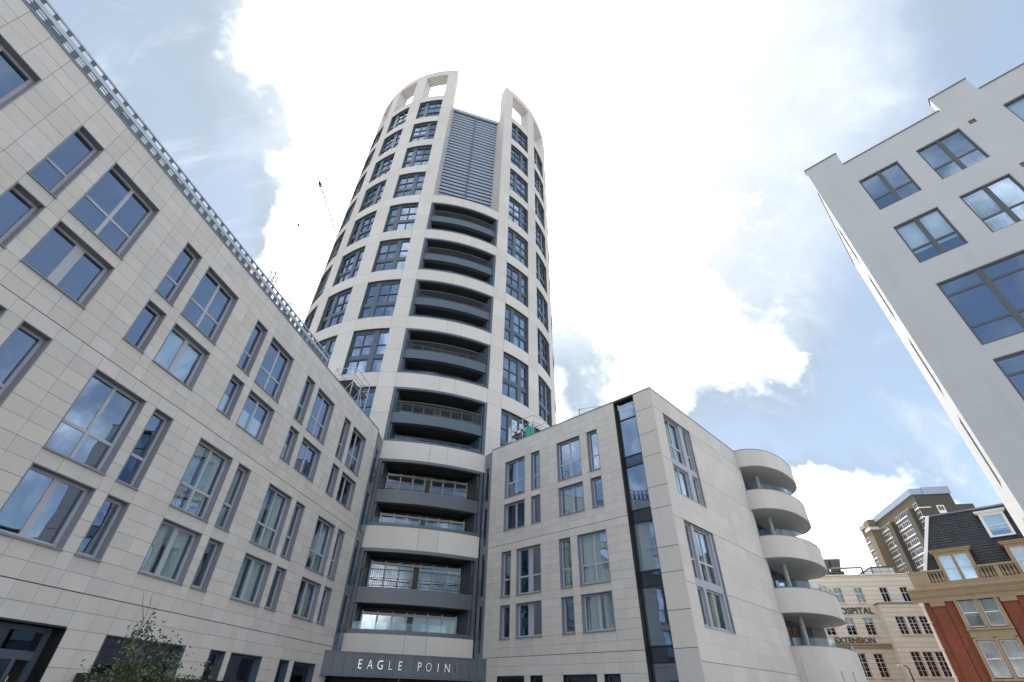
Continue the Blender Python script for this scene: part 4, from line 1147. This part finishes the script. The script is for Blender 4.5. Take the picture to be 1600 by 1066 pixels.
scaffold('roof_scaffold', 'tubular steel access platform above the far end of the left wing roof', (-10.75, 27.0), R(80.1), 2.3, 1.5, 18.75, 16.62, False)
scaffold('roof_scaffold', 'tubular steel access platform with teal netting and red-white boards on the right wing roof', (.15, 33.75), R(-44), 2.3, 1.6, 18.2, 16.62, True)

# roof cradle seen through the crown
def cradle():
    p = TC + Matrix.Rotation(T_RZ, 3, 'Z') @ Vector((math.sin(R(-43)) * 13.2, -math.cos(R(-43)) * 13.2, 72.3))
    T = thing('roof_cradle', 'dark roof-top maintenance cradle visible through an opening of the tower crown', 'cradle', p, T_RZ + R(-43))
    MB().box(-.9, .9, -.4, .8, .5, 2.4).build('cabin', 'black', T)
    MB().box(-.2, .2, 0, .4, 0, .5).build('mast', 'black', T)
    q = MB(); q.tube((-.8, .2, 2.4), (1.4, -.6, 3.6), .12); q.tube((.6, .2, 2.4), (1.4, -.6, 3.6), .08); q.build('arm', 'grey_frame', T)
    q = MB()
    for i in range(5): q.tube((.95, -.45, .5 + .45 * i), (1.7, -.45, .5 + .45 * i), .04); q.tube((.95 + .18 * i, -.45, .5), (.95 + .18 * i, -.45, 2.4), .04)
    q.build('basket', 'galv', T)
cradle()

# ------------------------------------------------------------------ cranes
def crane(label, tip, foot, dist, wid, material='black', ball=True):
    a = ray(*tip); a = EYE + a * (dist / math.hypot(a.x, a.y)); c = ray(*foot); c = EYE + c * (dist / math.hypot(c.x, c.y))
    T = thing('tower_crane', label, 'crane', (c.x, c.y, 0), 0)
    o = Vector((c.x, c.y, 0)); A, B = a - o, c - o
    d = (A - B); L = d.length; d.normalize(); s = d.cross(Vector((0, 0, 1))).normalized(); u = s.cross(d)
    j = MB(); n = int(L / (wid * 1.3))
    ch = [s * (wid / 2), -s * (wid / 2), u * wid]
    r = wid * .085
    for k in ch: j.tube(B + k, A + k * .5, r)
    for i in range(n):
        t0, t1 = i / n, (i + 1) / n; p0, p1 = B + (A - B) * t0, B + (A - B) * t1; f0, f1 = 1 - .5 * t0, 1 - .5 * t1
        j.tube(p0 + ch[0] * f0, p1 + ch[2] * f1, r * .6); j.tube(p0 + ch[2] * f0, p1 + ch[1] * f1, r * .6); j.tube(p0 + ch[1] * f0, p1 + ch[0] * f1, r * .6)
    j.build('jib', material, T)
    if ball: MB().tube(A - d * wid * .1, A + d * wid * .5, wid * .36, wid * .22, 8).tube(A, A + s * wid * 1.6, wid * .1).build('jib_head', 'black', T)
    mst = MB(); w2 = 1.0
    for x in (-w2, w2):
        for y in (-w2, w2): mst.tube((x, y, 0), (x, y, B.z), .14)
    z = 0
    while z < B.z - 3:
        for (x0, y0, x1, y1) in ((-w2, -w2, w2, -w2), (w2, -w2, w2, w2), (w2, w2, -w2, w2), (-w2, w2, -w2, -w2)): mst.tube((x0, y0, z), (x1, y1, z + 3), .07)
        z += 3
    mst.build('mast', material, T)
crane('lattice crane jib with a dark head rising behind the left side of the round tower', (500, 287), (566, 505), 120, 2.0)
crane('far thin crane jib above the left wing roof, left of the lattice crane', (466, 352), (430, 428), 170, 1.6, 'grey_frame')

# ------------------------------------------------------------------ small roof and street things
def roof_pole():
    a = nF * 24.2; p = a + dF * 16.9
    T = thing('roof_post', 'thin roof edge safety post with a horizontal line on the right wing', 'safety post', (p.x, p.y, 16.62), 0)
    MB().tube((0, 0, 0), (0, 0, 1.62), .02).build('post', 'black', T)
    q = -dF * 2.6; MB().tube((.1, -.1, 1.52), (q.x, q.y, .9), .014).tube((-.12, .1, 1.52), (.1, -.1, 1.52), .014).build('line', 'black', T)
roof_pole()
def aerial():
    p = nF * 25 + dF * 9.9 + dF * 1.5
    T = thing('roof_aerial', 'thin slanting aerial rod at the roof corner of the right wing', 'aerial', (p.x, p.y, 16.62), 0)
    q = -dF * 1.5; MB().tube((0, 0, 0), (q.x * .0, q.y * .0, .5), .02).tube((0, 0, .5), (q.x * 1.2, q.y * 1.2, 1.5), .012, .006).build('rod', 'galv', T)
aerial()
def lamp():
    T = thing('street_lamp', 'dark street lamp with a short arm in front of the hospital', 'street lamp', (39.60, 55.2, 0), 0)
    MB().tube((0, 0, 0), (0, 0, 1.2), .11, .10, 10).tube((0, 0, 1.2), (-.02, 0, 4.95), .075, .06, 10).build('post', 'black', T)
    q = MB(); pr = None
    for i in range(7):
        t = i / 6 * math.pi / 2; p = Vector((-.02 - .45 * (1 - math.cos(t)), .1 * (1 - math.cos(t)), 4.95 + .32 * math.sin(t)))
        if pr is not None: q.tube(pr, p, .05, n=8)
        pr = p
    q.build('arm', 'black', T)
    MB().box(-.95, -.42, .02, .18, 5.20, 5.32).build('lantern', 'white_paint', T)
lamp()
def posts():
    for i, (px, py, d, lab) in enumerate(((1253, 1031, 33, 'thin steel post in front of the low curved wall, leftmost of three'),
                                          (1315, 1050, 33, 'thin steel post in front of the low curved wall, middle of three'),
                                          (1333, 1051, 33.5, 'thin steel post at the right end of the low curved wall'))):
        r = ray(px, py); k = d / math.hypot(r.x, r.y); p = EYE + r * k
        T = thing('steel_post', lab, 'post', (p.x, p.y, 0), 0, 'steel posts by the low curved wall')
        MB().tube((0, 0, 0), (0, 0, p.z), .045, n=10).build('pole', 'galv', T)
        MB().tube((0, 0, 0), (0, 0, .05), .10, n=10).tube((0, 0, p.z), (0, 0, p.z + .02), .05, .03, 10).build('fitting', 'grey_frame', T)
posts()
def planter():
    p = nL * 14.6 + dL * 13.9
    T = thing('planter', 'long black planter wall below the ground floor windows of the left wing', 'planter', (p.x, p.y, 0), R(90 - AL))
    MB().box(0, 9.5, -1.0, -.93, 0, 2.04).box(0, .07, -.929, -.05, 0, 2.04).box(9.43, 9.5, -.929, -.05, 0, 2.04).build('wall', 'black', T)
    MB().box(.071, 9.429, -.929, -.05, 0, 1.9).build('soil', 'bark', T)
planter()

def tree(label, base, H, spread, leaves, seed, lean=(0, 0)):
    rnd = random.Random(seed)
    T = thing('young_tree', label, 'tree', (base[0], base[1], 0), 0)
    tr = MB(); lv = MB()
    tips = []
    def limb(p, d, L, r, depth):
        n = 4; q = p.copy()
        for i in range(n):
            d = (d + Vector((rnd.gauss(0, .12), rnd.gauss(0, .12), .06))).normalized(); q2 = q + d * (L / n)
            tr.tube(q, q2, r * (1 - .21 * i), r * (1 - .21 * (i + 1)), 5); tips.append((q2, d, depth))
            if depth < 2 and rnd.random() < .85:
                a = rnd.random() * 6.28; dd = (d + Vector((math.cos(a), math.sin(a), .25)) * rnd.uniform(.5, .9)).normalized()
                limb(q2, dd, L * rnd.uniform(.35, .6), r * .5, depth + 1)
            q = q2
    limb(Vector((0, 0, 0)), Vector((lean[0], lean[1], 1)).normalized(), H * .9, .028, 0)
    for k in range(6):
        a = k * 1.05 + rnd.random(); z = rnd.uniform(.25, .55) * H
        limb(Vector((0, 0, z)) + Vector((lean[0], lean[1], 0)) * z, Vector((math.cos(a) * spread, math.sin(a) * spread, 1)).normalized(), H * rnd.uniform(.3, .55), .013, 1)
    tips = [t for t in tips if t[0].z > H * .35]
    for i in range(leaves):
        q, d, dep = rnd.choice(tips)
        if rnd.random() < max(0, (q.z / H - .62)) * 1.75: continue
        c = q + Vector((rnd.gauss(0, .09), rnd.gauss(0, .09), rnd.gauss(0, .09)))
        s = rnd.uniform(.018, .040)
        a = Vector((rnd.gauss(0, 1), rnd.gauss(0, 1), rnd.gauss(-.4, .7))).normalized(); e = a.cross(Vector((rnd.gauss(0, 1), rnd.gauss(0, 1), rnd.gauss(0, 1)))).normalized()
        nn = a.cross(e) * s * .25
        k = len(lv.v); lv.v += [tuple(c - a * s), tuple(c - e * s * .55 + nn), tuple(c + a * s * 1.1), tuple(c + e * s * .55 + nn), tuple(c)]
        lv.f += [(k, k + 1, k + 4), (k + 1, k + 2, k + 4), (k + 2, k + 3, k + 4), (k + 3, k, k + 4)]
    tr.build('trunk', 'bark', T); o = lv.build('crown', 'leaf', T)
tree('slender young tree with sparse small leaves in front of the dark ground floor window', (-5.75, 9.35), 2.2, .42, 9000, 5, (-.0, .0))
tree('small sapling whose leafy tip reaches the bottom edge below the entrance sign', (-2.79, 15.75), 1.72, .3, 900, 9)
